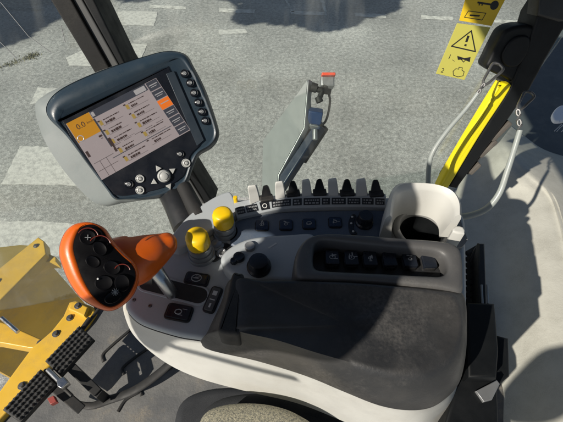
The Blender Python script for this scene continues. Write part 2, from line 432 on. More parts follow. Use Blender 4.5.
mb = MB(); polybar(mb, WIN, [(540, -6), (567, -6), (575, 20), (560, 22), (537, 16)], .034, .0, .004); mb.build('bracket', M['black'], dp)
mb = MB()
for x, y, l in ((500, 131, .05), (487, 148, .045), (474, 168, .03)):
    u, v = WIN.hit(x, y); mb.box(WIN, u, v, l, .011, .008, -.02, rot=.97, bev=.003, r=.004)
mb.bar(WIN.pt(512, 112, -.01), WIN.pt(468, 175, -.01), .012, .01)
mb.build('latch', mat('dirty_latch_metal', (.10, .09, .08), .5, dust=(.3, .27, .22), dscale=30), dp)

# safety chains
def chain(root, hook, links, sleeve, depth, hs=1, sr=.006):
    d0 = Vector(ray(*hook[0])); P = lambda x, y, k=0: CAM + ray(x, y) * (depth + k)
    h0, h1 = P(*hook[0]), P(*hook[1]); ax = (h1 - h0); L = ax.length
    nrm = (CAM - h0).normalized(); side = nrm.cross(ax).normalized()
    mb = MB(); w = L * .22 * hs
    loop = [h0 + ax * .02, h0 + ax * .12 + side * w, h0 + ax * .5 + side * w * .8, h0 + ax * .9 + side * w * .45, h1,
            h0 + ax * .9 - side * w * .45, h0 + ax * .5 - side * w * .8, h0 + ax * .12 - side * w, h0 + ax * .02]
    mb.tube(loop, .0024, n=8); mb.build('snap_hook', M['darkmetal'], root)
    n = links; a, b = P(*hook[1]), P(*sleeve[0])
    for i in range(n):
        mb = MB(); c = a.lerp(b, (i + .5) / n); ln = (b - a).length / n
        axis = nrm if i % 2 == 0 else side
        mb.torus(c, axis, b - a, ln * .30, .0020, 2.1, 16, 6); mb.build('chain_link', M['darkmetal'], root)
    mb = MB(); mb.tube([P(x, y, (i * .01)) for i, (x, y) in enumerate(sleeve)], [sr * (.8 + .35 * i / len(sleeve)) for i in range(len(sleeve))], n=14)
    return mb.build('sleeve', M['sleeve'], root)
DW = .70
c1 = thing('safety_chain', 'sleeved safety chain hanging left of the yellow rail', 'chain', U(428, 184, .7), 'sleeved chains by the door post')
chain(c1, ((500, 64), (484, 84)), 3, ((478, 93), (466, 109), (448, 130), (434, 150), (429, 166), (428, 190)), DW, sr=.0042)
c2 = thing('safety_chain', 'sleeved safety chain curving down right of the black door post', 'chain', U(470, 215, .8), 'sleeved chains by the door post')
chain(c2, ((531, 92), (518, 110)), 4, ((520, 130), (514, 150), (507, 172), (499, 194), (486, 209), (468, 216), (450, 217)), .74)

# decals on the side window
CN = WIN
def quad_patch(name, corners, mt, parent, h=-.0185, th=.0008):
    mb = MB(); mb.slab(WIN, [WIN.hit(*c) for c in corners], h, h - th, .0002, 1)
    return mb.build(name, mt, parent)
dA = thing('warning_sticker', 'pale yellow warning sticker with black triangle and horn and engine symbols on the glass', 'sticker', WIN.pt(453, 79))
quad_patch('film', [(461, 24.6), (495, 29), (468, 82.5), (439, 76)], M['decal'], dA)
def stroke(mb, pts, w, h=-.0183, closed=False, pl=WIN):
    P = [Vector(pl.hit(*p)) for p in pts]
    if closed: P.append(P[0])
    for a, b in zip(P[:-1], P[1:]):
        t = (b - a)
        if t.length < 1e-6: continue
        t.normalize(); n = Vector((-t.y, t.x)) * w / 2; a2 = a - t * w * .35; b2 = b + t * w * .35
        vs = [mb.bm.verts.new(pl.w(*c, h)) for c in (a2 + n, b2 + n, b2 - n, a2 - n)]; mb.bm.faces.new(vs); h += .00001
def fillp(mb, pts, h=-.0183, pl=WIN):
    mb.bm.faces.new([mb.bm.verts.new(pl.w(*pl.hit(*p), h)) for p in pts])
z1 = lambda x, y: (400 + x / 3.454, y / 3.454)
mb = MB(); stroke(mb, [z1(*p) for p in ((260, 112), (274, 185), (190, 166))], .0022, closed=True); mb.build('triangle_symbol', M['pdecal'], dA)
mb = MB(); fillp(mb, [z1(*p) for p in ((246, 128), (254, 130), (246, 152), (238, 151))]); fillp(mb, [z1(*p) for p in ((237, 158), (244, 160), (242, 167), (234, 165))])
mb.build('exclamation_mark', M['pdecal'], dA)
mb = MB(); fillp(mb, [z1(*p) for p in ((210, 200), (212, 214), (232, 213), (254, 222), (257, 204), (236, 208))]); stroke(mb, [z1(*p) for p in ((222, 210), (232, 222), (240, 214))], .0014)
stroke(mb, [z1(*p) for p in ((193, 214), (200, 219))], .0008)
mb.build('horn_symbol', M['pdecal'], dA)
mb = MB(); stroke(mb, [z1(*p) for p in ((205, 245), (215, 247), (216, 240), (228, 242), (226, 250), (234, 256), (230, 270), (212, 274), (196, 268), (195, 254))], .0012, closed=True)
mb.build('engine_symbol', M['pdecal'], dA)
ua = WIN.hit(*z1(183, 204)); text_mesh('digit', '1', WIN, ua[0], ua[1], .012, -.22, M['pdecal'], dA, h=-.0183)
ua = WIN.hit(*z1(158, 252)); text_mesh('digit', '2', WIN, ua[0], ua[1], .012, -.22, M['pdecal'], dA, h=-.0183)
dB = thing('key_sticker', 'deep yellow sticker with a black key symbol above the warning sticker', 'sticker', WIN.pt(480, 25))
quad_patch('film', [(476, -22), (522, -22), (496, 27.5), (463, 22)], M['decal2'], dB)
mb = MB()
u0, v0 = WIN.hit(*z1(342, 22))
mb.bm.faces.new([mb.bm.verts.new(WIN.w(u0 + .0075 * math.cos(a), v0 + .0075 * math.sin(a), -.0183)) for a in [i * math.pi / 10 for i in range(20)]])
stroke(mb, [z1(*p) for p in ((334, 20), (284, 12))], .003, h=-.0182); stroke(mb, [z1(*p) for p in ((300, 14), (298, 22))], .002, h=-.0181)
stroke(mb, [z1(*p) for p in ((290, 13), (288, 21))], .002, h=-.018)
mb.build('key_symbol', M['pdecal'], dB)
mb = MB(); stroke(mb, [z1(*p) for p in ((250, 42), (312, 50), (298, 74), (236, 64))], .0012, closed=True)
fillp(mb, [z1(*p) for p in ((256, 54), (292, 57), (288, 62), (254, 60))]); mb.build('manual_symbol', M['pdecal'], dB)

# ------------------------------------------------------------------ wing mirror with marker lamp
MD = 1.55
mr = thing('wing_mirror', 'grey flat wing mirror on a dark blue arm with a small orange topped lamp', 'mirror', UD(285, 195, MD))
def W3(px, py, d=MD): return UD(px, py, d)
f = [W3(262, 200, 1.62), W3(262, 141, 1.62), W3(264, 137, 1.61), W3(306, 80, 1.50), W3(308, 79, 1.495), W3(308, 82, 1.495), W3(304, 128, 1.50), W3(277, 175, 1.56), W3(275, 200, 1.56)]
nn2 = (f[4] - f[1]).cross(f[6] - f[1]).normalized()
if nn2.dot(CAM - f[1]) < 0: nn2 = -nn2
mp = Plane(f[1], nn2, (f[4] - f[1]))
pts = [((p - f[1]).dot(mp.x), (p - f[1]).dot(mp.y)) for p in f]
mb = MB(); mb.slab(mp, pts, -.004, -.03, .004); mb.build('housing', M['greymetal'], mr)
mb = MB(); mb.slab(mp, inset(ccw(pts), .004), .0, -.006, .001); mb.build('mirror_glass', M['mirror'], mr)
mb = MB(); mb.bar(W3(318, 124), W3(266, 205, 1.62), .06, .045); mb.build('arm', M['armblue'], mr, bevel=.006)
mb = MB(); mb.bar(W3(323, 125, 1.58), W3(300, 160, 1.60), .05, .03); mb.build('arm_cover', M['rubber'], mr, bevel=.005)
mb = MB(); mb.bar(W3(308, 115, 1.53), W3(322, 117, 1.53), .045, .05, up=(0, .3, 1)); mb.build('blue_bracket', M['bluecap'], mr, bevel=.004)
mb = MB(); mb.bar(W3(309, 126), W3(321, 129), .035, .045); mb.tube([W3(315, 129, 1.52), W3(315, 140, 1.52)], .010, smooth=False); mb.build('clamp', M['greymetal'], mr, bevel=.003)
mb = MB(); mb.tube([W3(311, 116), W3(310, 100), W3(311, 92), W3(316, 88)], .0035); mb.build('support_rod', M['greymetal'], mr)
mb = MB(); mb.tube([W3(327, 88, 1.50), W3(330, 100, 1.50), W3(328, 114, 1.50), W3(325, 122, 1.5), W3(320, 126, 1.5)], .0045); mb.build('cable', M['rubber'], mr)
lm = None
mb = MB(); mb.bar(W3(327, 76), W3(327, 88), .052, .05); lm = mb.build('marker_lamp', M['greymetal'], mr, bevel=.006)
mb = MB(); mb.bar(W3(328, 74.2, 1.53), W3(328, 77.3, 1.53), .052, .05); mb.build('lens', M['amber'], lm, bevel=.004)
mb = MB()
mb.tube([W3(313, 88, 1.5), W3(320, 90, 1.5), W3(331, 92, 1.5)], .011, n=12, smooth=False); mb.tube([W3(326, 86, 1.5), W3(321, 94, 1.5), W3(318.5, 101, 1.5)], .010, n=12, smooth=False)
mb.tube([W3(311, 86.5, 1.5), W3(317, 88.5, 1.5)], .017, n=12, smooth=False); mb.tube([W3(318, 97, 1.5), W3(320, 102, 1.5)], .013, n=12, smooth=False)
mb.build('mounting_rubber', M['rubber'], mr)

# ------------------------------------------------------------------ monitor
mo = UD(128, 128, .62); md = (CAM - mo).normalized()
MP = Plane(mo, (md + Vector((-.03, -.02, .10))).normalized(), UD(158, 77, .62) - UD(66, 124, .62))
mon = thing('touch_monitor', 'dark navy cab monitor showing a pink page, on a black arm', 'monitor', UD(185, 215, .64))
outer = [(30, 106), (38, 94), (60, 82.5), (100, 66.5), (144, 54), (168, 48.5), (186, 52), (196, 66), (208, 90), (219, 122), (221, 137), (214, 148), (201, 156), (194, 170), (187, 187),
         (168, 198), (143, 202), (122, 205), (102, 208), (85, 199), (60, 171), (39, 138)]
face = [(60, 122), (62, 113), (68, 107), (107, 90), (147, 71), (166, 63), (179, 59), (188, 69), (200, 93), (212, 125), (213, 136), (207, 144), (196, 151), (189, 164), (182, 181),
        (165, 190), (143, 196), (124, 198), (117, 197), (109, 188), (91, 163), (71, 136)]
po = [MP.hit(*p) for p in outer]; pf = [MP.hit(*p) for p in face]
def lp_(pts, h): return [MP.w(x, y, h) for x, y in cr(pts, 5)]
def mixp(a, b, t): return [(x0 + (x1 - x0) * t, y0 + (y1 - y0) * t) for (x0, y0), (x1, y1) in zip(a, b)]
cen = (sum(p[0] for p in po) / len(po), sum(p[1] for p in po) / len(po))
sm = [((x - cen[0]) * .72 + cen[0], (y - cen[1]) * .72 + cen[1]) for x, y in po]
mb = MB()
out2 = [(46, 116), (46, 101), (62, 86), (101, 68.5), (144, 54.5), (168, 49), (186, 52.5), (195, 66), (207, 90), (218, 122), (220, 136), (213, 147), (200, 155.5), (193.5, 170), (186.5, 186.5),
         (168, 197), (144, 200.5), (126, 200), (114, 200), (105, 189), (86, 164), (65, 136)]
pr = po; po = [MP.hit(*p) for p in out2]
mb.loops([lp_(sm, -.075), lp_(mixp(sm, pr, .6), -.070), lp_(mixp(sm, pr, .92), -.050), lp_(pr, -.036), lp_(pr, -.026), lp_(mixp(pr, po, .6), -.016), lp_(po, -.012)], True, False)
mb.build('rear_shell', M['sunlit_shell'], mon, angle=60)
mb = MB()
mb.loops([lp_(mixp(sm, po, .9), -.03), lp_(po, -.0135), lp_(mixp(po, pf, .12), -.008), lp_(mixp(po, pf, .35), -.002), lp_(mixp(po, pf, .65), .0018),
          lp_(mixp(po, pf, .92), .001), lp_(pf, -.001)])
mb.build('housing', M['navy'], mon, angle=60)
gp = [(63, 122), (67, 118), (150, 75), (166, 68), (171, 72), (196, 130), (201, 143), (190, 156), (184, 175), (165, 187), (130, 195), (116, 195), (109, 188), (83, 157)]
mb = MB(); mb.slab(MP, cr([MP.hit(*p) for p in gp], 4), .0012, -.004, .0008); mb.build('front_panel', M['panelblack'], mon)
mb = MB(); mb.slab(MP, [MP.hit(*p) for p in ((166, 74), (174, 71), (204, 140), (197, 146))], .0024, 0, .0008); mb.build('trim_strip', M['stripblue'], mon)
# screen coordinates: s from 0..1 across, t 0..1 down
TL, TR, BR, BL = [Vector(MP.hit(*p)) for p in ((66, 124), (156, 78), (190.5, 130), (102, 180))]
def SQ(s, t):
    return (TL * (1 - s) + TR * s) * (1 - t) + (BL * (1 - s) + BR * s) * t
def srect(mb, s0, t0, s1, t1, h):
    mb.bm.faces.new([mb.bm.verts.new(MP.w(*SQ(s, t), h)) for s, t in ((s0, t0), (s1, t0), (s1, t1), (s0, t1))])
mb = MB(); mb.slab(MP, [SQ(0, 0), SQ(1, 0), SQ(1, 1), SQ(0, 1)], .0020, .0, .0002, 1); scr = mb.build('screen', M['screen'], mon)
mb = MB(); srect(mb, .005, .0, .245, .335, .0022); mb.build('orange_field', M['scr_orange'], scr)
mb = MB()
for i in range(6):
    if i == 2: continue
    srect(mb, .875, .005 + i * .166, .995, .155 + i * .166, .0022)
srect(mb, .25, .0, .865, .11, .0022); srect(mb, .245, .12, .262, .62, .0022)
srect(mb, .20, .78, .86, .79, .0022)
mb.build('dark_fields', M['scr_dark'], scr)
mb = MB(); srect(mb, .872, .335, .998, .495, .0023); mb.build('orange_tab', M['scr_hot'], scr)
mb = MB()
def sline(s0, t0, s1, t1, w=.006): srect(mb, s0, t0 - w, s1, t1 + w, .0024)
random.seed(11)
for (bx, by) in ((.30, .20), (.30, .36), (.30, .52), (.60, .16), (.60, .32), (.60, .48), (.32, .70), (.60, .66), (.32, .86), (.60, .82)):
    x = bx + .02
    for k in range(6):
        w = random.uniform(.008, .045); sline(x, by, x + w, by, random.uniform(.004, .009)); x += w + .005
    srect(mb, bx - .005, by + .085, bx + .21, by + .088, .0024); srect(mb, bx - .035, by - .02, bx - .012, by + .0, .0026)
    x = bx + .03
    for k in range(4):
        w = random.uniform(.010, .03); sline(x, by + .055, x + w, by + .055, random.uniform(.013, .021)); x += w + .004
for s0, t0, s1, t1 in ((.02, .72, .23, .725), (.02, .86, .23, .865), (.08, .72, .083, 1.), (.15, .72, .153, 1.), (.262, .62, .28, .66)): srect(mb, s0, t0, s1, t1, .0024)
srect(mb, .20, .38, .235, .41, .0024); srect(mb, .21, .43, .225, .44, .0024)
srect(mb, .01, .50, .035, .60, .0024); srect(mb, .255, .48, .285, .62, .0025); srect(mb, .257, .66, .280, .72, .0025)
for k in range(5): srect(mb, .265 + .12 * k, .625 + .0 * k, .345 + .12 * k, .63, .0024)
mb.build('dark_print', M['scr_line'], scr)
mb = MB()
for i in range(6):
    srect(mb, .89, .06 + i * .166, .98, .075 + i * .166, .0026)
    if i != 2: srect(mb, .90, .095 + i * .166, .965, .105 + i * .166, .0026)
srect(mb, .73, .02, .85, .10, .0024); srect(mb, .255, .02, .285, .09, .0024)
mb.build('light_print', M['scr_lite'], scr)
for s, t in ((.275, .19), (.275, .36), (.275, .52), (.58, .16), (.58, .33), (.58, .49), (.29, .70), (.29, .86), (.58, .66)):
    mb = MB(); srect(mb, s, t, s + .03, t + .075, .0023); mb.build('amber_icon', M['scr_amb'], scr)
sa = math.atan2((TR - TL).y, (TR - TL).x)
p_ = SQ(.112, .125); text_mesh('speed_reading', '0.0', MP, p_.x, p_.y, .011, sa, M['scr_line'], scr, h=.0024)
p_ = SQ(.208, .13); text_mesh('speed_unit', 'km/h', MP, p_.x, p_.y, .0048, sa, M['scr_line'], scr, h=.0024)
mb = MB(); p_ = SQ(.045, .29); mb.torus(MP.w(p_.x, p_.y, .0022), MP.n, MP.x, .0042, .0007); mb.build('gauge_symbol', M['scr_lite'], scr)
# buttons
def mbutton(px, py, r, ring=True, bright=False):
    u, v = MP.hit(px, py); mb = MB()
    mb.lathe(MP, u, v, [(r, -.002), (r, .0028), (r * .9, .0038), (r * .82, .0036), (r * .78, .0030), (r * .62, .0036), (r * .3, .0044), (0.0001, .0046)], 24)
    b = mb.build('button', M['button'] if bright else M['panelblack'], mon)
    mb = MB()
    if bright: mb.torus(MP.w(u, v, .0042), MP.n, MP.x, r * .42, .0004); mb.build('symbol', M['label'], b)
    else:
        mb.torus(MP.w(u, v, .0044), MP.n, MP.x, r * .36, .0006); mb.disc(MP, u, v, r * .2, .0052, .004, .0002, 12); mb.build('symbol', M['dprint'], b)
for i, (x, y) in enumerate(((184.5, 73.7), (190, 83), (194, 93), (198, 102.5), (201.6, 111.8), (205, 120.8))): mbutton(x, y, .0063)
mbutton(129, 184, .0068); mbutton(140, 178.6, .0066, bright=True); mbutton(140, 190, .0066, bright=True)
mbutton(180, 154, .0062); mbutton(186, 163, .0070, bright=True)
u, v = MP.hit(164, 176); mb = MB()
mb.lathe(MP, u, v, [(.0100, -.001), (.0102, .003), (.0092, .006), (.0078, .0075), (.0075, .0068), (.0060, .0068), (.0055, .009), (.004, .0098), (.0001, .0100)], 30)
o = mb.build('dial', M['button'], mon)
for x, y in ((158, 168.2), (172.5, 170.3), (154, 182), (169, 186.2)):
    a, b = MP.hit(x, y); d = Vector((a - u, b - v)).normalized(); n = Vector((-d.y, d.x)); c = Vector((a, b)); mb = MB()
    mb.slab(MP, [c + d * .0055, c - d * .003 + n * .005, c - d * .003 - n * .005], .004, 0, .0008); mb.build('arrow_key', M['button'], mon)
# arm
mb = MB(); mb.tube([UD(170, 190, .68), UD(177, 203, .66), UD(188, 226, .64)], [.022, .022, .024], n=20); mb.build('arm', M['black'], mon)
mb = MB(); mb.tube([UD(184, 187, .655), UD(200, 218, .62)], [.012, .013], n=14, smooth=False); mb.build('arm_cover', M['rubber'], mon)

# ------------------------------------------------------------------ armrest console
con = thing('armrest_console', 'pale grey armrest console with worn black pad, switches and cup holder', 'console', U(300, 300, .70))
DZ = .50
def LP(pts, drop, n=5):
    out = cr([tuple(U(p[0], p[1], p[2] if len(p) > 2 else drop)) for p in pts], n)
    return [Vector(p) for p in out]
deck = [(126, 303), (131, 290), (142, 276), (152, 262), (163, 246), (182, 224), (205, 207), (230, 200), (260, 199), (300, 197), (345, 196), (390, 197), (440, 200), (462, 214), (465, 240), (466, 292),
        (466, 340), (463, 364), (455, 386), (437, 401), (412, 405), (381, 400), (345, 386), (306, 370), (257, 355), (206, 339), (178, 334), (143, 323), (129, 312)]
def off(pts, dx, dy, f=1.0): return [((x - 310) * f + 310 + dx, (y - 300) * f + 300 + dy) for x, y in pts]
bottom = [(124, 305), (131, 296), (142, 284), (152, 272), (163, 258), (182, 240), (205, 224), (230, 218), (260, 216), (300, 214), (345, 213), (390, 214), (435, 218), (452, 232), (456, 260), (457, 300),
          (458, 345), (458, 378), (452, 405), (441, 422), (420, 445), (385, 440), (340, 420), (296, 403), (249, 392), (198, 378), (163, 361), (136, 338), (126, 320)]
mid = [((a[0] * .42 + b[0] * .58), (a[1] * .42 + b[1] * .58) + 1.0) for a, b in zip(deck, bottom)]
mid = [(x + (-1.5 if x < 200 else 0), y) for x, y in mid]
d1 = LP(deck, DZ); c_ = sum(d1, Vector()) / len(d1)
d0 = [p + (c_ - p).normalized() * .006 for p in d1]; 
L = [LP(bottom, .645), LP(mid, .585), [p + Vector((0, 0, -.012)) for p in d1]]
L.append([p + (p - c_).normalized() * .0005 + Vector((0, 0, -.009)) for p in d1])
body = MB(); body.loops(L, True, False); 
body.build('side_shell', M['white'], con, angle=50)
mb = MB()
mb.loops([[p + Vector((0, 0, -.0085)) + (p - c_).normalized() * .001 for p in d1], [p + Vector((0, 0, -.004)) + (p - c_).normalized() * .0012 for p in d1], [p + Vector((0, 0, -.001)) for p in [p + (c_ - p).normalized() * .002 for p in d1]], d0, [p + (c_ - p).normalized() * .003 for p in d0]], True, True)
dk = mb.build('deck', M['shell'], con, angle=50)
CH = level(DZ - .008); cu_, cv_ = CH.hit(422, 229)
mb = MB(); mb.disc(CH, cu_, cv_, .0345, .05, -.05, .0005, 48); ct_ = mb.build('cutter', M['shell'])
bo = dk.modifiers.new('b', 'BOOLEAN'); bo.object = ct_; bo.operation = 'DIFFERENCE'; bo.solver = 'EXACT'
bpy.context.view_layer.update()
nm = bpy.data.meshes.new_from_object(dk.evaluated_get(bpy.context.evaluated_depsgraph_get()))
dk.modifiers.clear(); dk.data = nm; bpy.data.objects.remove(ct_)
D = level(DZ)
def hz(pl, pts, n=5): return cr([pl.hit(*p) for p in pts], n)
mb = MB(); L2 = [p + Vector((0, 0, -.0105)) + (p - c_).normalized() * .0009 for p in d1]; nC = len(L2)
mb.tube([L2[i % nC] for i in range(int(nC * .62), nC + 12)], .0008, n=6, smooth=False); mb.build('seam', M['black'], con)
for px, py in ((150, 306), (134, 300), (214, 327), (236, 262), (398, 230), (243, 224)):
    uu, vv = D.hit(px, py); mb = MB(); mb.lathe(D, uu, vv, [(.0026, -.001), (.0026, .0004), (.002, .0012), (.0012, .0012), (.001, .0004), (.0001, .0004)], 16)
    mb.build('screw', M['darkmetal'], con)
# raised wing at back left
W = level(DZ - .012)
mb = MB(); mb.slab(W, hz(W, [(168, 246), (175, 233), (190, 216), (210, 201), (226, 193.5), (232, 195), (236, 206), (235, 217), (216, 228), (199, 239), (180, 250)]), .004, -.03, .003)
mb.build('raised_edge', M['shell'], con)
# joystick slot
mb = MB(); a = D.hit(148, 283); b = D.hit(199, 296)
def capsule(a, b, r, n=10):
    a, b = Vector(a), Vector(b); t = (b - a).normalized(); ang = math.atan2(t.y, t.x)
    return [(b.x + r * math.cos(ang - math.pi / 2 + k * math.pi / n), b.y + r * math.sin(ang - math.pi / 2 + k * math.pi / n)) for k in range(n + 1)] + \
           [(a.x + r * math.cos(ang + math.pi / 2 + k * math.pi / n), a.y + r * math.sin(ang + math.pi / 2 + k * math.pi / n)) for k in range(n + 1)]
mb.slab(D, capsule(a, b, .0145), .0016, -.004, .001)
mb.build('slot_rim', M['shell'], con)
mb = MB(); mb.slab(D, capsule(a, b, .0115), .0020, -.004, .0003); mb.build('slot', M['rubber'], con)
# rocker switches
def rocker(px, py, w, h, rot, pl, mt='switch', bz='black', rise=.004, sym=2, parent=con, bezel=.0025):
    u, v = pl.hit(px, py)
    mb = MB(); mb.box(pl, u, v, w + 2 * bezel, h + 2 * bezel, .0022, -.006, rot=rot, bev=.0012, r=.005); r = mb.build('rocker_switch', M[bz], parent)
    mb = MB(); c, s = math.cos(rot), math.sin(rot)
    P = []
    mb.box(pl, u, v, w, h, rise, 0, rot=rot, bev=.0012, r=.002); mb.build('rocker', M[mt], r)
    mb = MB()
    hh = rise + .0002
    def rl(x0, y0, x1, y1):
        vs = [mb.bm.verts.new(pl.w(u + x * c - y * s, v + x * s + y * c, hh)) for x, y in ((x0, y0), (x1, y0), (x1, y1), (x0, y1))]; mb.bm.faces.new(vs)
    if sym == 1: rl(-w * .2, -h * .28, w * .2, -h * .2)
    elif sym == 5:
        rs = random.Random(int(px * 7 + py)); n_ = rs.randint(3, 5)
        for _ in range(n_):
            cx_ = rs.uniform(-.26, .2) * w; cy_ = rs.uniform(-.25, .25) * h; ww = rs.choice((.05, .08, .2, .28)) * w; hh2 = (.05 if ww > .15 * w else rs.choice((.1, .2, .26))) * h
            rl(cx_, cy_, cx_ + ww, cy_ + hh2); hh += .00003
        a_ = rs.uniform(.1, .2) * w; mb.torus(pl.w(u, v, hh), pl.n, pl.x, a_, w * .022, 1.3)
    elif sym == 2:
        rl(-w * .34, -h * .12, -w * .12, h * .22); rl(w * .05, h * .14, w * .36, h * .26); rl(w * .28, -h * .3, w * .36, h * .14); rl(w * .02, -h * .22, w * .2, -h * .14)
    elif sym == 3:
        rl(-w * .1, -h * .38, w * .1, -h * .2); rl(-w * .25, h * .15, w * .25, h * .34)
        rl(-w * .3, -h * .06, w * .3, -h * .02)
    elif sym == 4:
        rl(-w * .28, -h * .25, w * .28, -h * .17); rl(-w * .24, -h * .12, w * .2, -h * .05); rl(-w * .2, h * .1, w * .3, h * .2)
    if sym: mb.build('symbol', M['print'] if sym in (2, 3) else M['fprint'], r)
    else: mb.bm.free()
    return r
rocker(197, 279.5, .030, .015, -.18, D, sym=5); rocker(179, 313, .031, .018, -.20, D, sym=5)
rocker(213, 300, .012, .034, -.28, D, sym=3, mt='padgrey')
# yellow knobs
def yknob(px, py, r):
    u, v = D.hit(px, py + 17)
    mb = MB(); mb.lathe(D, u, v, [(r * 1.28, -.002), (r * 1.30, .003), (r * 1.22, .006), (r * 1.1, .006), (r * 1.08, .014), (r * .95, .014), (r * .95, .017), (r * 1.06, .018), (r * 1.06, .026), (r * .9, .027), (.0001, .027)], 36)
    k = mb.build('knob', M['greymetal'], con)
    mb = MB(); mb.lathe(D, u, v, [(r * .8, .027), (r * .98, .028), (r * 1.02, .031), (r * 1.0, .046), (r * .9, .0505), (r * .70, .0525), (r * .3, .0530), (.0001, .053)], 36,
                        wob=lambda i, n, h: .012 * math.cos(i * 18 * math.pi / n * 2) if h < .047 else 0)
    mb.build('yellow_cap', M['yellowcap'], k)
yknob(202, 238, .0155); yknob(226, 217, .0145)
mb = MB()
for px, py, s in ((217, 246, .011), (232, 240, .010), (222, 254, .008), (240, 226, .010), (211, 258, .007)):
    u, v = D.hit(px, py); mb.lathe(D, u, v, [(s, 0), (s, .004), (s * .7, .006), (s * .4, .004), (.0001, .004)], 20)
mb.build('small_knob', M['greymetal'], con)
mb = MB(); mb.slab(D, hz(D, [(208, 250), (222, 240), (236, 232), (244, 236), (236, 246), (222, 258), (212, 262)]), .0028, -.002, .001); mb.build('knob_base', M['black'], con)

# middle panel (blue grey) with the switch row, raised slightly and sloping
MPN = level(DZ - .006)
mb = MB(); mb.slab(MPN, hz(MPN, [(236, 221), (260, 214), (300, 211), (340, 210), (384, 210), (390, 214), (390, 232), (384, 245), (340, 245), (290, 245), (240, 247), (228, 240), (231, 228)], 4), .0, -.02, .003)
mb.build('switch_panel', M['deckblue'], con)
for px, py, sy in ((262, 226, 5), (286, 225.5, 5), (309, 224.5, 5), (335, 223, 5)):
    rocker(px, py, .0185, .018, 0, MPN, mt='navyswitch', bz='black', sym=sy, bezel=.0012, rise=.0035)
u, v = MPN.hit(364, 223); mb = MB()
mb.lathe(MPN, u, v, [(.0135, 0), (.0135, .004), (.0115, .006), (.011, .018), (.0095, .020), (.0001, .020)], 30, wob=lambda i, n, h: .03 * math.cos(i * 2 * math.pi / n * 10) if .005 < h < .019 else 0)
mb.build('rotary_knob', M['switch'], con)
u, v = MPN.hit(352, 222); mb = MB(); mb.slab(MPN, hz(MPN, [(349, 231), (348.5, 222), (352, 215), (356, 216), (354, 222), (354, 230), (357, 234), (352, 235)]), .0016, -.001, .0006); mb.build('dial_scale', M['label'], con)
mb = MB()
for x, y in ((352, 217.5), (351, 224), (353, 232)): a, b = MPN.hit(x, y); mb.disc(MPN, a, b, .0018, .0021, .001, .0002, 10)
mb.build('scale_mark', M['print'], con)

# label strip: sloped facet facing the operator
top = [(234, 206), (252, 202.5), (284, 197.5), (320, 196), (355, 196), (386, 197)]
bot = [(237, 218), (256, 214), (284, 209), (320, 207.5), (355, 207), (386, 207.5)]
def strip(row, drop): return [U(x, y, drop) for x, y in cr(row, 6, closed=False)]
A = strip(top, DZ - .026); B = strip(bot, DZ - .012)
Bd = [p + Vector((0, 0, -.02)) for p in B]; Ad = [p + Vector((0, .012, -.03)) for p in A]; At = [p + Vector((0, .006, .0)) for p in A]
mb = MB(); mb.loops([Bd, B, A, At, Ad], False, False, closed=False); mb.build('label_ledge', M['shell'], con, angle=30)
SL = Plane((A[12] + B[12]) / 2, (A[-6] - A[8]).cross(A[12] - B[12]), (1, 0, 0))
if SL.n.z < 0: SL = Plane(SL.o, -SL.n, (1, 0, 0))
def ledge(s0, s1, t0, t1, lift, mt, name, parent=con):
    mb = MB(); n = 4; rowA, rowB = [], []
    def at(s, t):
        f = s * (len(A) - 1); i = min(int(f), len(A) - 2); q = f - i
        return (B[i].lerp(B[i + 1], q)).lerp(A[i].lerp(A[i + 1], q), t) + SL.n * lift
    mb.loops([[at(s0 + (s1 - s0) * k / n, t0) for k in range(n + 1)], [at(s0 + (s1 - s0) * k / n, t1) for k in range(n + 1)]], False, False, closed=False)
    return mb.build(name, mt, parent), at
random.seed(5)
segs = [(.02, .11), (.13, .24), (.29, .335), (.35, .44), (.45, .50), (.505, .60), (.61, .66), (.665, .72), (.725, .83), (.84, .90), (.905, .985)]
segs = [(.03, .12), (.135, .23), (.325, .44), (.45, .50), (.51, .60), (.61, .655), (.665, .745), (.755, .83), (.84, .905), (.915, .985)]
for i, (s0, s1) in enumerate(segs):
    lb, at = ledge(s0, s1, .25, .85, .0006, M['label'], 'label')
    mb = MB()
    for row in (.36, .60):
        s = s0 + .008
        while s < s1 - .014:
            w = random.uniform(.006, .016)
            L_ = [[at(s, row) + SL.n * .0005, at(min(s + w, s1 - .004), row) + SL.n * .0005], [at(s, row + .13) + SL.n * .0005, at(min(s + w, s1 - .004), row + .13) + SL.n * .0005]]
            mb.loops(L_, False, False, closed=False); s += w + .005
    mb.build('print', M['dprint'], lb)
lb, at = ledge(.25, .31, .2, .9, .0006, M['label'], 'label')
mb = MB(); mb.torus(at(.28, .55) + SL.n * .0006, SL.n, (1, 0, 0), .0032, .0006); mb.build('print', M['print'], lb)

# finger paddles and black fingers
def finger(q, mt, name, d0, d1, th=.010, taper=1.0):
    # q = photo corners top-left, top-right, bottom-right, bottom-left; d1 drop of top, d0 of bottom
    tl, tr, br, bl = U(*q[0], d1), U(*q[1], d1), U(*q[2], d0), U(*q[3], d0)
    bk = Vector((0, th, 0)); mb = MB(); L = []
    n = 7
    for k in range(n + 1):
        t = k / n; lft = bl.lerp(tl, t); rgt = br.lerp(tr, t); s = (1 - taper * t * .35)
        fr = Vector((0, 0.006 * math.sin(t * 2.2), 0))
        if k == n: L.append([lft + fr + Vector((.0012, .002, 0)), rgt + fr + Vector((-.0012, .002, 0)), rgt + fr + bk * s * .8 + Vector((-.0012, 0, 0)), lft + fr + bk * s * .8 + Vector((.0012, 0, 0))])
        else: L.append([lft + fr, rgt + fr, rgt + fr + bk * s, lft + fr + bk * s])
    mb.loops(L); return mb.build(name, mt, con, bevel=.0012, angle=50)
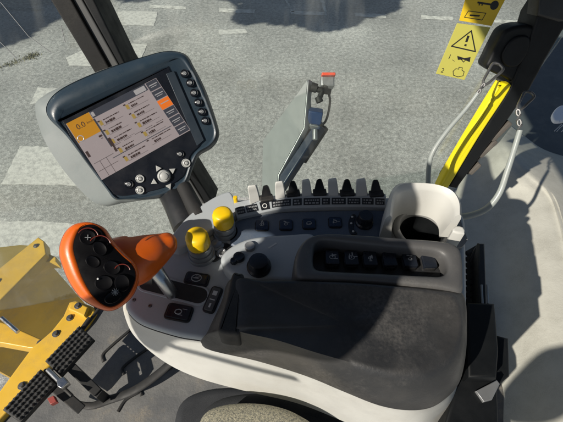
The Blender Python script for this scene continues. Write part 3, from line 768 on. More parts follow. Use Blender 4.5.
for q in (((247, 190), (256, 189), (260, 201), (250, 205)), ((275, 186), (283, 185), (285.5, 198), (275.5, 200)), ((302, 184), (309.5, 183), (312, 196), (302, 197)),
          ((328.5, 183), (337, 182), (339, 196), (328.5, 196.5)), ((357, 183.5), (366, 182), (368, 196), (356, 197))):
    finger(q, M['white'], 'paddle', DZ - .026, DZ - .054, .008)
for q in (((263, 189), (267.5, 188.5), (272, 199), (261, 201)), ((290.5, 184.5), (294.5, 184), (299, 194.5), (287.5, 196)), ((317.5, 182.5), (321.5, 182), (325.5, 194), (314, 194.5)),
          ((345.5, 182.5), (349.5, 182.5), (353.5, 194.5), (341, 195)), ((374, 183), (378.5, 183), (382.5, 195), (370.5, 196))):
    f_ = finger([(x, y) for x, y in q], M['black'], 'finger_lever', DZ - .026, DZ - .052, .004)
    mb = MB(); a = U(q[3][0] - 1, q[3][1] + 1, DZ - .027); b = U(q[2][0] + 1, q[2][1] + 1, DZ - .027)
    mb.bar(a + Vector((0, .004, .002)), b + Vector((0, .004, .002)), .012, .005); mb.build('boot', M['rubber'], f_, bevel=.0015)
mb = MB(); a, b = D.hit(234, 200); mb.box(level(DZ - .03), *level(DZ - .03).hit(235.5, 199.5), .006, .006, .006, -.01, bev=.001); mb.build('yellow_tab', M['yellowcap'], con)

# round pod with knob
PD = level(DZ - .022)
mb = MB(); mb.slab(PD, hz(PD, [(221, 262), (222, 254), (232, 245), (248, 238), (266, 235), (290, 233.5), (312, 233), (318, 245), (315, 270), (300, 280), (270, 280), (244, 279), (228, 272)]), .0, -.03, .006, 4)
mb.build('control_pod', M['shell'], con)
P2 = Plane((0, 0, HC - DZ + .0225), (0, 0, 1), (1, 0, 0))
u, v = PD.hit(259, 267); mb = MB()
mb.lathe(PD, u, v, [(.0165, -.001), (.0165, .003), (.0140, .005), (.0130, .014), (.0120, .0165), (.009, .0175), (.0001, .0172)], 36, wob=lambda i, n, h: .035 * abs(math.cos(i * 2 * math.pi / n * 9)) if .004 < h < .016 else 0)
mb.build('rotary_knob', M['switch'], con)
for x, y, r in ((250, 247.5, .0075), (239, 258, .0080), (234, 262, .005)):
    u, v = PD.hit(x, y); mb = MB(); mb.lathe(PD, u, v, [(r, -.001), (r, .004), (r * .85, .0055), (r * .55, .005), (.0001, .0045)], 22)
    mb.build('push_button', M['greymetal'] if x > 245 else M['switch'], con)
mb = MB(); stroke(mb, [(269, 248), (276, 243.5)], .0022, h=.0004, pl=PD); mb.build('print', M['print'], con)
# small icons on the deck
u, v = D.hit(244, 239); mb = MB(); mb.torus(D.w(u, v, .0010), (0, 0, 1), (1, 0, 0), .004, .0007); mb.build('print', M['navyswitch'], con)

# switch surround (raised grey frame with recess)
SR = level(.436)
outerS = [(294, 270), (294.5, 258), (299, 246), (308, 237), (325, 233), (360, 234), (400, 237), (440, 240), (458, 245), (463, 256), (464, 275), (462, 291), (440, 288), (400, 284), (350, 280.5), (310, 279.5), (298, 278)]
innerS = [(313, 262), (313, 252), (315, 243), (322, 239.5), (334, 240), (362, 243), (400, 246.5), (430, 249), (443, 253), (448, 261), (448, 270), (442, 275), (425, 275), (385, 273), (350, 271.5), (325, 270), (316, 268)]
oo = [SR.hit(*p) for p in outerS]; ii = [SR.hit(*p) for p in innerS]
def ls(pts, h, n=5): return [SR.w(x, y, h) for x, y in cr(pts, n)]
RF = level(.436 + .026)
cI = (sum(p[0] for p in ii) / len(ii), sum(p[1] for p in ii) / len(ii))
mb = MB(); mb.loops([ls(mixp(oo, ii, -.12), -.055), ls(mixp(oo, ii, -.05), -.02), ls(mixp(oo, ii, .0), -.006), ls(mixp(oo, ii, .12), -.0012), ls(mixp(oo, ii, .3), .0006), ls(mixp(oo, ii, .7), .0), ls(mixp(oo, ii, .9), -.0012),
                     ls(ii, -.004), ls(mixp(oo, ii, 1.04), -.010), ls(mixp(oo, ii, 1.05), -.030)], False, True)
mb.build('switch_surround', M['padgrey'], con, angle=60)
mb = MB(); mb.slab(SR, [(x * .985 + cI[0] * .015, y * .985 + cI[1] * .015) for x, y in cr(ii, 4)], -.027, -.0295, .0005); mb.build('recess_floor', M['black'], con)
RW = level(.436 + .022)
for k, px in enumerate((332, 351, 369.5, 389, 409, 428)):
    rocker(px, 259.5 + k * .5, .0175, .021, 0, RW, mt='switch', bz='black', sym=(5, 5, 5, 0, 5, 0)[k], bezel=.0008, rise=.006)

# pad
pad_o = [(231, 279, .452), (262, 280.5, .452), (300, 281, .447), (350, 282, .447), (400, 286, .447), (440, 290, .447), (463, 294, .450), (467, 330, .46), (464, 366, .475), (456, 388, .485), (437, 404, .492), (412, 408, .495),
         (381, 403, .495), (345, 389, .495), (306, 373, .495), (257, 358, .495), (204, 345, .495), (208, 331, .480), (221, 303, .465)]
pad_m = [(233, 279.5, .440), (262, 281, .440), (300, 281.5, .439), (350, 283, .439), (400, 287, .439), (438, 291, .439), (459, 296, .440), (464, 328, .440), (461, 356, .446), (452, 376, .455), (434, 391, .462), (410, 395, .466),
         (380, 390, .466), (346, 378, .466), (308, 363, .466), (262, 348, .468), (210, 337, .474), (214, 328, .462), (226, 303, .45)]
pad_t = [(246, 282, .4345), (264, 283.5, .4345), (300, 284, .4345), (350, 286, .4345), (400, 290, .4345), (434, 295, .4345), (452, 301, .4345), (458, 325, .4345), (454, 347, .4345), (444, 361, .436), (426, 371, .437), (400, 374, .438),
         (370, 368, .438), (342, 360, .438), (314, 352, .438), (276, 340, .438), (238, 331, .438), (240, 324, .4345), (243, 303, .4345)]
def c3(l, n=5): return [Vector(p) for p in cr([tuple(U(*q)) for q in l], n)]
Lo, Lm, Lt = c3(pad_o), c3(pad_m), c3(pad_t)
ct = sum(Lt, Vector()) / len(Lt)
def lerpL(a, b, t, dz=0): return [p.lerp(q, t) + Vector((0, 0, dz)) for p, q in zip(a, b)]
rings = [[p + Vector((0, 0, -.012)) for p in Lo], Lo, lerpL(Lo, Lm, .5, .002), Lm, lerpL(Lm, Lt, .5, .0028), Lt]
for k in range(1, 9):
    t = k / 9
    rings.append([p.lerp(ct, t) + Vector((0, 0, -.0035 * math.sin(math.pi * min(1, t * 1.2) * .5) + .0012 * math.sin(p.x * 40 + p.y * 30) * (t * (1 - t) * 4))) for p in Lt])
mb = MB(); mb.loops(rings, True, True); mb.build('arm_pad', M['pad'], con, angle=70)
# dark end cap at the left of the pad
mb = MB(); mb.slab(level(.4365), hz(level(.4365), [(232, 274), (239, 272.5), (244, 276), (243, 300), (240, 331), (232, 334), (220, 332), (218, 326), (226, 300)]), 0, -.035, .004)
mb.build('pad_end_cap', M['rubber'], con)
# cup holder
CT = .436
def rim(pts, drop): return [U(x, y, drop) for x, y in cr(pts, 6, closed=False)]
ro = rim([(386, 217), (387.5, 205), (391, 191), (398, 182.5), (416, 181.5), (438, 184), (455, 191), (462, 203), (462.5, 216)], CT)
ri = rim([(393, 217), (394, 206), (397, 196), (404, 190.5), (418, 188), (436, 189.5), (448, 195), (454, 204), (455, 216)], CT)
rmx = [a.lerp(b, .5) + Vector((0, 0, .004)) for a, b in zip(ro, ri)]
dn = lambda L, z, k=0: [p + Vector((0, 0, -z)) for p in L]
cc = U(425, 226, DZ - .004)
rin = [p.lerp(Vector((cc.x, cc.y, p.z)), .16) + Vector((0, 0, -.058)) for p in ri]
mb = MB()
Ls = [dn(ro, .050), dn(ro, .006), [a.lerp(b, .12) + Vector((0, 0, -.001)) for a, b in zip(ro, ri)], rmx, [a.lerp(b, .88) + Vector((0, 0, -.001)) for a, b in zip(ro, ri)], dn(ri, .006), [p.lerp(q, .5) + Vector((0, 0, 0)) for p, q in zip(dn(ri, .006), rin)], rin]
V = mb.loops(Ls, False, False, closed=False)
# end caps of the open front
for idx in (0, -1):
    pass
mb.build('cup_hood', M['white'], con, angle=55)
for idx in (0, -1):
    mb = MB(); pts_ = [l[idx] for l in Ls]; mb.bm.faces.new([mb.bm.verts.new(p) for p in pts_]); mb.build('cup_hood_end', M['white'], con)
CH = level(DZ - .008)
u, v = CH.hit(422, 229); R = .0325
mb = MB()
N_ = 48; rr = [(R, 0), (R - .0015, -.004), (R - .003, -.03), (R - .006, -.055), (.0001, -.056)]
circ = lambda r, h: [CH.w(u + r * math.cos(i * 2 * math.pi / N_), v + r * math.sin(i * 2 * math.pi / N_), h) for i in range(N_)]
mb.loops([circ(R + .011, -.018), circ(R + .011, -.002), circ(R + .009, .002), circ(R + .002, .0025), circ(R, .0), circ(R - .0012, -.004), circ(R - .002, -.009)], False, False)
mb.build('cup_ring', M['cupgrey'], con, angle=60)
mb = MB(); mb.loops([circ(R - .0018, -.0085), circ(R - .004, -.04), circ(R - .007, -.105), circ(.001, -.106)], False, True); mb.build('cup_well', M['deepblack'], con)
# plate around cup
po_ = hz(CH, [(386, 246), (386, 222), (389, 206), (396, 201), (430, 200), (455, 206), (462, 222), (463, 246)], 3)
def raypoly(cx, cy, a, poly):
    best = 0
    for i in range(len(poly)):
        (x0, y0), (x1, y1) = poly[i - 1], poly[i]
        dx, dy = math.cos(a), math.sin(a); ex, ey = x1 - x0, y1 - y0; den = dx * ey - dy * ex
        if abs(den) < 1e-9: continue
        t = ((x0 - cx) * ey - (y0 - cy) * ex) / den; s_ = ((x0 - cx) * dy - (y0 - cy) * dx) / den
        if t > 0 and -1e-6 <= s_ <= 1 + 1e-6: best = max(best, t)
    return best
mb = MB(); rp = [raypoly(u, v, i * 2 * math.pi / N_, po_) for i in range(N_)]
pl_o = [CH.w(u + max(r, R + .004) * math.cos(i * 2 * math.pi / N_), v + max(r, R + .004) * math.sin(i * 2 * math.pi / N_), -.003) for i, r in enumerate(rp)]
mb.loops([[p + Vector((0, 0, -.03)) for p in pl_o], pl_o, circ(R + .002, -.003)], False, False)
mb.build('cup_plate', M['cupgrey'], con)
mb = MB(); mb.slab(level(.452), hz(level(.452), [(452, 232.5), (455, 226.5), (463, 227.5), (464.5, 234)], 2), .002, -.04, .003); mb.build('end_step', M['white'], con)

# stalk + joystick
js_b = U(172, 294, DZ)
mb = MB()
tipc = UD(150, 262, .525)
mb.tube([js_b + Vector((0.002, 0, -.02)), js_b, UD(163, 281, .535), UD(154, 268, .53)], [.0085, .0085, .0090, .0100], n=20)
JD = .47
joy_pts = [UD(175.5, 238, .525), UD(172, 240, .523), UD(163, 246, .52), UD(150, 253, .512), (UD(136, 260, .505)), UD(122, 263, .50), UD(106, 266, .495), UD(100, 266, .495)]
jr = [.003, .0115, .0180, .0250, .0310, .0325, .030, .020]
mbj = MB(); mbj.tube(joy_pts, jr, n=28, sub=6)
facej = [(75, 237), (81, 227), (92, 224), (103, 231), (110, 243), (122, 256), (132, 265), (136, 276), (132, 289), (124, 300), (113, 307), (103, 305), (92, 295), (83, 280), (77, 264), (73, 249)]
outj = [(62, 233), (72, 223), (88, 220.5), (104, 226), (114, 240), (126, 252), (136, 262), (140, 276), (136, 292), (126, 304), (112, 311.5), (98, 309), (82, 300), (70, 285), (62, 268), (57.5, 250)]
fo = UD(104, 266, .455); FN = (CAM - fo).normalized() + Vector((.03, .0, .10))
FPL = Plane(fo, FN, (1, 0, 0))
# the body leans back to the left: rear loops are shifted left of the face
def sh(pts, dx, dy, k):
    cx = sum(p[0] for p in pts) / len(pts); cy = sum(p[1] for p in pts) / len(pts)
    return [((x - cx) * k + cx + dx, (y - cy) * k + cy + dy) for x, y in pts]
def fl(pts, h): return [FPL.w(x, y, h) for x, y in cr([FPL.hit(*p) for p in pts], 5)]
j_mid = mixp(outj, facej, .5)
mbj.loops([fl(sh(outj, 6, -2, .62), -.050), fl(sh(outj, 4, -1, .80), -.046), fl(sh(outj, 2, 0, .95), -.034), fl(outj, -.020), fl(mixp(outj, facej, .10), -.010), fl(mixp(outj, facej, .35), -.003),
           fl(mixp(outj, facej, .7), .0005), fl(mixp(outj, facej, .95), .0008), fl(facej, .0)])
joyseam = fl(mixp(sh(outj, 2, 0, .95), outj, .96), -.0205)
joy = mbj.build('joystick', M['orange'], con, angle=60)
joy['label'] = 'orange joystick grip with glossy black button face'
mb.build('stalk', M['chrome'], joy)
mb = MB(); mb.tube([p for p in joyseam] + [joyseam[0]], .0007, n=6, smooth=False); mb.build('mould_seam', mat('dark_orange_seam', (.25, .04, .005), .6), joy)
mb = MB()
fb = cr([FPL.hit(*p) for p in sh(facej, 0, 0, .985)], 5)
cj = (sum(p[0] for p in fb) / len(fb), sum(p[1] for p in fb) / len(fb))
mb.loops([[FPL.w(x, y, -.002) for x, y in fb], [FPL.w(x, y, .0014) for x, y in fb]] + [[FPL.w(x + (cj[0] - x) * t, y + (cj[1] - y) * t, .0014 + .0035 * math.sin(t * 1.57)) for x, y in fb] for t in (.06, .2, .4, .65, .9)])
mb.build('button_face', M['gloss'], joy, angle=60)
def jbtn(px, py, rx, ry, rot, mt, sym=True, h=.006):
    u, v = FPL.hit(px, py); c, s = math.cos(rot), math.sin(rot); mb = MB()
    e = lambda kx, hh: [FPL.w(u + rx * kx * math.cos(a) * c - ry * kx * math.sin(a) * s, v + rx * kx * math.cos(a) * s + ry * kx * math.sin(a) * c, hh) for a in [i * math.pi / 12 for i in range(24)]]
    mb.loops([e(1, .001), e(1, h - .0012), e(.9, h), e(.6, h - .0008), e(.1, h - .001)]); b = mb.build('button', M[mt], joy)
    mb = MB(); mb.loops([e(1.10, .0005), e(1.10, .0046), e(1.02, .0048), e(1.0, .003)], False, False); mb.build('button_ring', M['label'], b) if False else mb.bm.free()
    return u, v
for a in ((88, 238, .0085, .0085, 0, 'gloss'), (100, 249, .009, .0065, -.9, 'gloss'), (93, 262, .008, .006, -.6, 'gloss'), (112, 268, .0095, .0075, -.5, 'gloss'),
          (104, 283, .0095, .0085, 0, 'gloss'), (122, 283, .008, .010, .3, 'gloss'), (113, 297, .0095, .0065, .5, 'gloss')): jbtn(*a)
for x, y, r in ((88, 238, .0105), (122, 272, .0085), (100, 246, .011)):
    u, v = FPL.hit(x, y); mb = MB()
    pts_ = [FPL.w(u + r * math.cos(a), v + r * math.sin(a), .0055) for a in [.3 + i * .22 for i in range(12)]]; mb.tube(pts_, .0006, n=5); mb.build('red_print', M['rededge'], joy)
mb = MB()
u, v = FPL.hit(115, 292)
for i in range(5):
    a = i * math.pi / 5; mb.tube([FPL.w(u - .004 * math.cos(a), v - .004 * math.sin(a), .0062), FPL.w(u + .004 * math.cos(a), v + .004 * math.sin(a), .0062)], .0004, n=4, smooth=False)
u, v = FPL.hit(88, 238)
mb.tube([FPL.w(u - .003, v, .0062), FPL.w(u + .003, v, .0062)], .0005, n=4, smooth=False); mb.tube([FPL.w(u, v - .003, .0062), FPL.w(u, v + .003, .0062)], .0005, n=4, smooth=False)
mb.build('white_print', M['dprint'], joy)
mb = MB(); u, v = FPL.hit(98, 279); mb.disc(FPL, u, v, .0012, .0075, .005, .0005, 10); mb.build('indicator', M['print'], joy)

# black support box, ribbed boot and bracket to the right of the console
sup = thing('console_support', 'black ribbed mounting bracket standing right of the armrest', 'bracket', U(482, 380, .9))
mb = MB(); S_ = level(.56)
mb.slab(S_, [S_.hit(*p) for p in ((467, 302), (495, 303), (499, 350), (497, 378), (468, 378))], 0, -.25, .004); mb.build('box', M['deepblack'], sup)
S2 = level(.60)
mb = MB(); mb.slab(S2, [S2.hit(*p) for p in ((494, 334), (509, 338), (510, 376), (498, 386), (492, 386))], 0, -.22, .004); mb.build('side_box', M['deepblack'], sup)
mb = MB(); mb.slab(level(.575), [level(.575).hit(*p) for p in ((476, 391), (497, 380), (500, 384), (492, 400), (484, 402))], 0, -.006, .001); mb.build('metal_tab', M['greymetal'], sup)
mb = MB(); mb.slab(level(.58), [level(.58).hit(*p) for p in ((455, 378), (497, 378), (500, 440), (440, 440), (452, 400))], 0, -.22, .004); mb.build('lower_box', M['deepblack'], sup)
mb = MB()
for k in range(9):
    y = 254 + k * 6
    mb.bar(U(467, y + 1, .60), U(479, y - 6, .60), .012, .006, wx2=.012)
mb.build('ribbed_boot', M['rubber'], sup, bevel=.001)
mb = MB(); mb.slab(level(.57), [level(.57).hit(*p) for p in ((478, 243), (485, 243), (487, 305), (479, 305))], 0, -.05, .003)
mb.tube([U(470, 262, .60), U(480, 244, .575)], .004, smooth=False); mb.build('post', M['black'], sup)
mb = MB()
for x in (482.5, 488): mb.tube([U(x - 1, 285, .565), U(x, 304, .565)], .0018, n=8, smooth=False)
mb.build('rod', M['greymetal'], sup)

# ------------------------------------------------------------------ cab side moulding on the right
ML = .19
rows = {
 'l': [(478, 146, .98), (464, 172, .98), (452, 205, .98), (446, 235, .98), (446, 262, .98), (450, 295, .98), (452, 335, .98), (455, 380, .98), (460, 450, .98)],
 'm1': [(484, 148, .97), (476, 172, .96), (478, 200, .95), (482, 222, .95), (488, 245, .95), (495, 275, .95), (500, 315, .94), (505, 360, .93), (510, 450, .92)],
 'm2': [(490, 148, .93), (494, 164, .91), (506, 185, .90), (520, 203, .89), (528, 228, .88), (532, 262, .87), (538, 305, .86), (545, 360, .85), (552, 450, .84)],
 'c': [(498, 143, .90), (506, 158, .88), (526, 179, .87), (547, 197, .86), (556, 223, .85), (562, 254, .84), (568, 300, .83), (578, 360, .81), (590, 450, .80)],
 'r1': [(504, 136, .92), (516, 148, .89), (540, 168, .89), (560, 187, .88), (572, 215, .87), (580, 250, .86), (588, 300, .85), (600, 360, .83), (615, 450, .82)],
 'r2': [(512, 126, 1.02), (548, 150, 1.05), (600, 160, 1.1), (630, 160, 1.15), (650, 200, 1.15), (660, 250, 1.15), (670, 300, 1.15), (690, 360, 1.15), (710, 450, 1.15)],
}
for k_ in rows: rows[k_] = [(a_, b_, c_ + ML) for a_, b_, c_ in rows[k_]]
order = ['l', 'm1', 'm2', 'c', 'r1', 'r2']
grid = [[U(*p) for p in rows[k]] for k in order]
cols = [cr([tuple(p) for p in g], 8, closed=False) for g in grid]
T = [cr([c[i] for c in cols], 8, closed=False) for i in range(len(cols[0]))]
mb = MB(); mb.loops([[Vector(p) for p in r] for r in T], False, False, closed=False)
fen = mb.build('cab_side_moulding', M['fender'], None, angle=70)
m_ = fen.modifiers.new('solid', 'SOLIDIFY'); m_.thickness = .012; m_.offset = -1
tag(fen, 'large dusty cream plastic moulding sloping up at the right of the armrest', 'panel')
# grey outer fender beyond it
FO = level(1.22)
mb = MB(); mb.slab(FO, [FO.hit(*p) for p in ((508, 70), (560, -10), (700, -10), (700, 330), (600, 300), (520, 170), (470, 170))], 0, -.05, .01); 
fo_ = mb.build('outer_platform', mat('grey_platform', (.10, .115, .12), .7, bump=.4, bscale=90, dust=(.28, .27, .25), dscale=6), None)
tag(fo_, 'flat grey platform outside the cab behind the door post', 'platform')
# crumpled wrapper
RG = level(1.0); u, v = RG.hit(560, 121)
rg = thing('wrapper', 'crumpled blue and white wrapper lying at the right edge of the photo', 'wrapper', RG.w(u, v, 0))
mb = MB()
pts_ = [(551, 117), (555, 110), (562, 107), (572, 109), (573, 118), (565, 122), (554, 123)]
mb.slab(RG, hz(RG, pts_, 4), .012, -.002, .006); mb.build('film', M['rag'], rg)
mb = MB()
for k in range(7): mb.tube([RG.w(*RG.hit(561 + k * 2, 125), .004), RG.w(*RG.hit(553 + k * 2.4, 131 + random.uniform(-1, 3)), .01)], .0012, n=5, smooth=False)
mb.build('frayed_strip', M['print'], rg)

# ------------------------------------------------------------------ floor, pedals, seat, yellow machine parts
FL = level(1.12)
mb = MB(); mb.slab(FL, [FL.hit(*p) for p in ((88, 322), (96, 300), (130, 288), (200, 285), (480, 290), (520, 460), (-60, 460), (20, 398))], 0, -.03, .004)
flo = mb.build('floor_mat', M['mat']); struct(flo)
mb = MB()
def fl_line(pts): mb.tube([FL.w(*FL.hit(*p), .001) for p in pts], .0042, n=8)
fl_line([(104, 362), (103, 355), (113, 345), (127, 333), (140, 322)]); fl_line([(124, 375), (123, 368), (136, 357), (152, 346), (165, 336)])
fl_line([(142, 396), (142, 388), (156, 378), (178, 362), (190, 350)]); fl_line([(118, 412), (126, 400), (140, 392)])
o = mb.build('mat_ribs', M['rubber'], flo)
mb = MB(); F2 = level(1.118)
# pedals
ped = thing('brake_pedals', 'pair of studded black brake pedals joined by a metal latch', 'pedals', U(110, 385, 1.12))
def pedal(c, name='pedal'):
    pts_ = c
    o3 = [U(x, y, d) for x, y, d in pts_]
    n = (o3[1] - o3[0]).cross(o3[3] - o3[0]).normalized()
    if n.z < 0: n = -n
    pl = Plane(sum(o3, Vector()) / 4, n, o3[1] - o3[0])
    pp = [((p - pl.o).dot(pl.x), (p - pl.o).dot(pl.y)) for p in o3]
    mb = MB(); mb.slab(pl, pp, .0, -.014, .004); pd = mb.build('pedal', M['rubber'], ped)
    mb = MB(); nx, ny = 5, 9
    P = [Vector(q) for q in pp]
    for i in range(nx):
        for j in range(ny):
            s = (i + .6) / (nx + .2); t = (j + .6) / (ny + .2)
            q = (P[0] * (1 - s) + P[1] * s) * (1 - t) + (P[3] * (1 - s) + P[2] * s) * t
            mb.lathe(pl, q.x, q.y, [(.0040, -.001), (.0036, .004), (.0022, .0062), (.0001, .0062)], 8)
    mb.build('studs', M['pedstud'], pd)
M['pedstud'] = mat('worn_pedal_stud', (.05, .05, .05), .4, dust=(.2, .19, .17), dscale=30)
DP = .98
pedal([(79, 325.5, DP), (93.5, 339, DP), (60, 376, DP), (44.5, 361, DP)])
pedal([(40, 369, DP), (56, 384, DP), (20, 423, DP), (2, 410, DP)])
mb = MB(); mb.bar(U(70, 366, .995), U(98, 393, 1.03), .022, .012); mb.bar(U(98, 393, 1.03), U(106, 399, 1.1), .022, .012); mb.bar(U(56, 388, .995), U(82, 410, 1.03), .022, .012)
mb.build('pedal_arm', M['rubber'], ped, bevel=.002)
for p0_, p1_, r_ in ((U(90, 318, .99), U(78, 335, .99), .006), (U(99, 309, 1.0), U(84, 328, .99), .0042), (U(45, 370, .99), U(72, 396, .99), .004)):
    mb = MB(); mb.tube([p0_, p1_], r_, smooth=False); mb.build('pedal_rod', M['rubber'], ped)
mb = MB(); LT = level(.965); mb.slab(LT, [LT.hit(*p) for p in ((57, 381), (64, 377), (69, 383), (62, 389), (58, 387))], .004, -.012, .002)
mb.tube([U(48, 370, .975), U(60, 382, .972)], .006, smooth=False); mb.build('latch', M['chrome'], ped)
mb = MB(); mb.slab(level(.985), [level(.985).hit(*p) for p in ((48, 399), (54, 396), (57, 402), (51, 405))], .004, -.01, .001); mb.build('red_tab', mat('dull_red_plastic', (.28, .05, .04), .5), ped)

# long curved arm lying on the floor between pedals and seat
pa = thing('linkage_arm', 'flat dark curved linkage arm lying on the floor mat right of the pedals', 'linkage', U(120, 392, 1.1))
mb = MB(); mb.tube([U(72, 402, 1.09), U(90, 406, 1.09), U(110, 400, 1.09), U(135, 390, 1.08), U(158, 374, 1.07), U(176, 358, 1.06)], [.006, .009, .010, .011, .011, .011], n=14, flat=.4)
mb.build('arm', M['rubber'], pa)

# seat
st = thing('operator_seat', 'mottled yellow grey seat cushion with black surround at the bottom edge', 'seat', U(280, 460, 1.0))
SE = level(.60)
mb = MB()
sc_ = [(196, 430), (203, 411), (222, 403), (250, 401), (276, 404), (300, 413), (318, 430), (320, 480), (250, 500), (195, 480)]
l0 = [SE.hit(*p) for p in sc_]; cs = (sum(p[0] for p in l0) / len(l0), sum(p[1] for p in l0) / len(l0))
def sl(k, h): return [SE.w((x - cs[0]) * k + cs[0], (y - cs[1]) * k + cs[1], h) for x, y in cr(l0, 5)]
mb.loops([sl(1, -.10), sl(1.02, -.04), sl(1.0, -.018), sl(.95, -.006), sl(.85, .0), sl(.6, .004), sl(.3, .004)]); mb.build('cushion', M['seatfab'], st)
mb = MB(); S5 = level(.70)
mb.slab(S5, hz(S5, [(188, 440), (196, 416), (222, 396), (270, 392), (330, 408), (400, 425), (450, 440), (450, 520), (190, 520)], 4), .0, -.18, .015); mb.build('surround', M['seatblack'], st)
mb = MB(); mb.slab(level(.9), hz(level(.9), [(172, 440), (178, 405), (200, 390), (240, 386), (330, 392), (440, 398), (470, 440), (470, 520), (170, 520)], 4), .0, -.2, .015); mb.build('base', M['seatblack'], st)

# yellow body panels outside
def below(px, py, d0, d1):
    p = U(px, py, d0); return Vector((p.x, p.y, HC - d1))
yb = thing('yellow_step_frame', 'yellow painted steel box frame outside the front window, lower left', 'frame', U(20, 300, 1.6))
Y = 1.35
def prism(mb, q, drop, th, bev=.004):
    pl = level(drop); mb.slab(pl, [pl.hit(*p) for p in q], 0, -th, bev)
mb = MB(); prism(mb, [(-30, 322), (-30, 292), (38, 237), (44, 241), (46, 254), (-8, 308)], Y, .05); mb.build('top_beam', M['bodyyellow'], yb)
mb = MB(); prism(mb, [(41, 250), (56, 257), (56, 262), (44, 262), (30, 270)], Y + .03, .05); mb.build('link', M['bodyyellow'], yb)
mb = MB(); A_ = [U(42.5, 255, Y + .03), below(42.5, 255, Y + .03, Y + .62), below(-60, 338, Y + .03, Y + .62), U(-60, 338, Y + .03)]
mb.loops([A_, [p + Vector((-.012, 0, 0)) for p in A_]]); mb.build('side_plate', M['bodyyellow'], yb)
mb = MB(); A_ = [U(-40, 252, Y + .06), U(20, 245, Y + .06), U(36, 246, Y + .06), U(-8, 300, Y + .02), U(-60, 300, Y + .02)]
mb.loops([A_, [p + Vector((0, 0, -.012)) for p in A_]]); mb.build('rear_plate', mat('shaded_yellow_paint', (.30, .22, .05), .5, dust=(.2, .16, .09), dscale=8), yb)  # the plate's shade is put into this darker yellow
mb = MB(); prism(mb, [(-30, 318), (2, 322), (52, 344), (56, 350), (28, 348), (-5, 342), (-30, 342)], Y - .02, .05); mb.build('cross_beam', M['bodyyellow'], yb)
mb = MB(); mb.tube([U(2, 318, Y - .08), U(18, 332, Y - .08)], .007, smooth=False); mb.build('rod', M['chrome'], yb)
ys = thing('yellow_floor_rim', 'broad yellow floor rim running diagonally past the brake pedals', 'panel', U(40, 360, 1.2))
mb = MB(); prism(mb, [(69, 302), (76, 300), (92, 306), (95, 312), (87, 324), (44, 372), (20, 398), (-40, 462), (-60, 450), (-20, 412), (0, 390), (31, 348), (51, 331), (63, 316)], 1.10, .07, .006); mb.build('rim', M['bodyyellow'], ys)
mb = MB(); prism(mb, [(71, 303), (76, 301), (88, 307), (84, 316), (68, 309)], 1.085, .02, .004); mb.build('rim_step', M['bodyyellow'], ys)

for px, py, dd, rt_ in ((36, 246, Y, yb), (-2, 281, Y, yb), (40, 343, Y - .02, yb), (70, 318, 1.10, ys), (56, 334, 1.10, ys), (22, 386, 1.10, ys), (78, 306, 1.085, ys)):
    bp_ = level(dd); uu, vv = bp_.hit(px, py); mb = MB()
    mb.lathe(bp_, uu, vv, [(.010, 0), (.010, .002), (.0095, .0025)], 16); mb.lathe(bp_, uu, vv, [(.0065, .002), (.0065, .007), (.0056, .008), (.0001, .008)], 6)
    mb.build('bolt', M['darkmetal'], rt_)
# ------------------------------------------------------------------ unseen trees added off to the left to shade the far ground
SUN_AZ = Vector((-.76, -.65)).normalized(); SUN_EL = math.radians(39.5)
SUN = Vector((SUN_AZ.x * math.cos(SUN_EL), SUN_AZ.y * math.cos(SUN_EL), math.sin(SUN_EL)))
def tree(name, label, base, blobs, seed, group='added trees shading the car park'):
    random.seed(seed)
    t = thing(name, label, 'tree', base, group)
    mb = MB(); b = Vector(base); cz = Vector(blobs[0][:3])
    mb.tube([b, b + Vector((.1, .05, 1.2)), b.lerp(cz, .6) + Vector((0, 0, .5)), cz], [.16, .12, .10, .04], n=12)
    for bl in blobs[1:]:
        c = Vector(bl[:3]); mb.tube([b + Vector((.1, .05, 1.8)), b.lerp(c, .5) + Vector((0, 0, 1.3)), c], [.09, .06, .02], n=8)
    mb.build('trunk', M['bark'], t)
    mb = MB()
    for bx, by, bz, r, n in blobs:
        for i in range(n):
            d = Vector((random.gauss(0, 1), random.gauss(0, 1), random.gauss(0, 1))).normalized() * r * random.uniform(.2, 1) ** .5
            c = Vector((bx, by, bz)) + Vector((d.x, d.y, d.z * .6))
            a = Vector((random.gauss(0, 1), random.gauss(0, 1), random.gauss(0, 1))).normalized(); s_ = a.cross(Vector((random.gauss(0, 1), random.gauss(0, 1), random.gauss(0, 1)))).normalized()
            k = random.uniform(.05, .10)
            mb.bm.faces.new([mb.bm.verts.new(c + a * k), mb.bm.verts.new(c + s_ * k * .55), mb.bm.verts.new(c - a * k), mb.bm.verts.new(c - s_ * k * .55)])
    mb.build('crown', M['leaf'], t)
def shadow_src(px, py, h):
    p = U(px, py, HC); return p + SUN * (h / SUN.z)
c = [shadow_src(x, y, h) for x, y, h in ((-5, 25, 4.2), (25, 10, 4.4), (-40, 10, 4.5), (45, -12, 4.6), (150, -10, 4.6), (190,-12,4.7))]
tree('shade_tree', 'added leafy tree out of frame, placed to shade the far left ground', (c[0].x - 1.5, c[0].y + .5, 0),
     [(c[0].x, c[0].y, c[0].z, .62, 2600), (c[1].x, c[1].y, c[1].z, .62, 2400), (c[2].x, c[2].y, c[2].z, .95, 3000), (c[3].x, c[3].y, c[3].z, .7, 2400), (c[4].x, c[4].y+.3, c[4].z, .6, 1200), (c[5].x, c[5].y+.4, c[5].z, .6, 1200)], 1)
c = [shadow_src(x, y, h) for x, y, h in ((290, 8, 4.0), (330, 12, 4.0), (370, 3, 4.0), (265, 8, 4.0), (250, 16, 4.0), (395, -8, 4.1))]
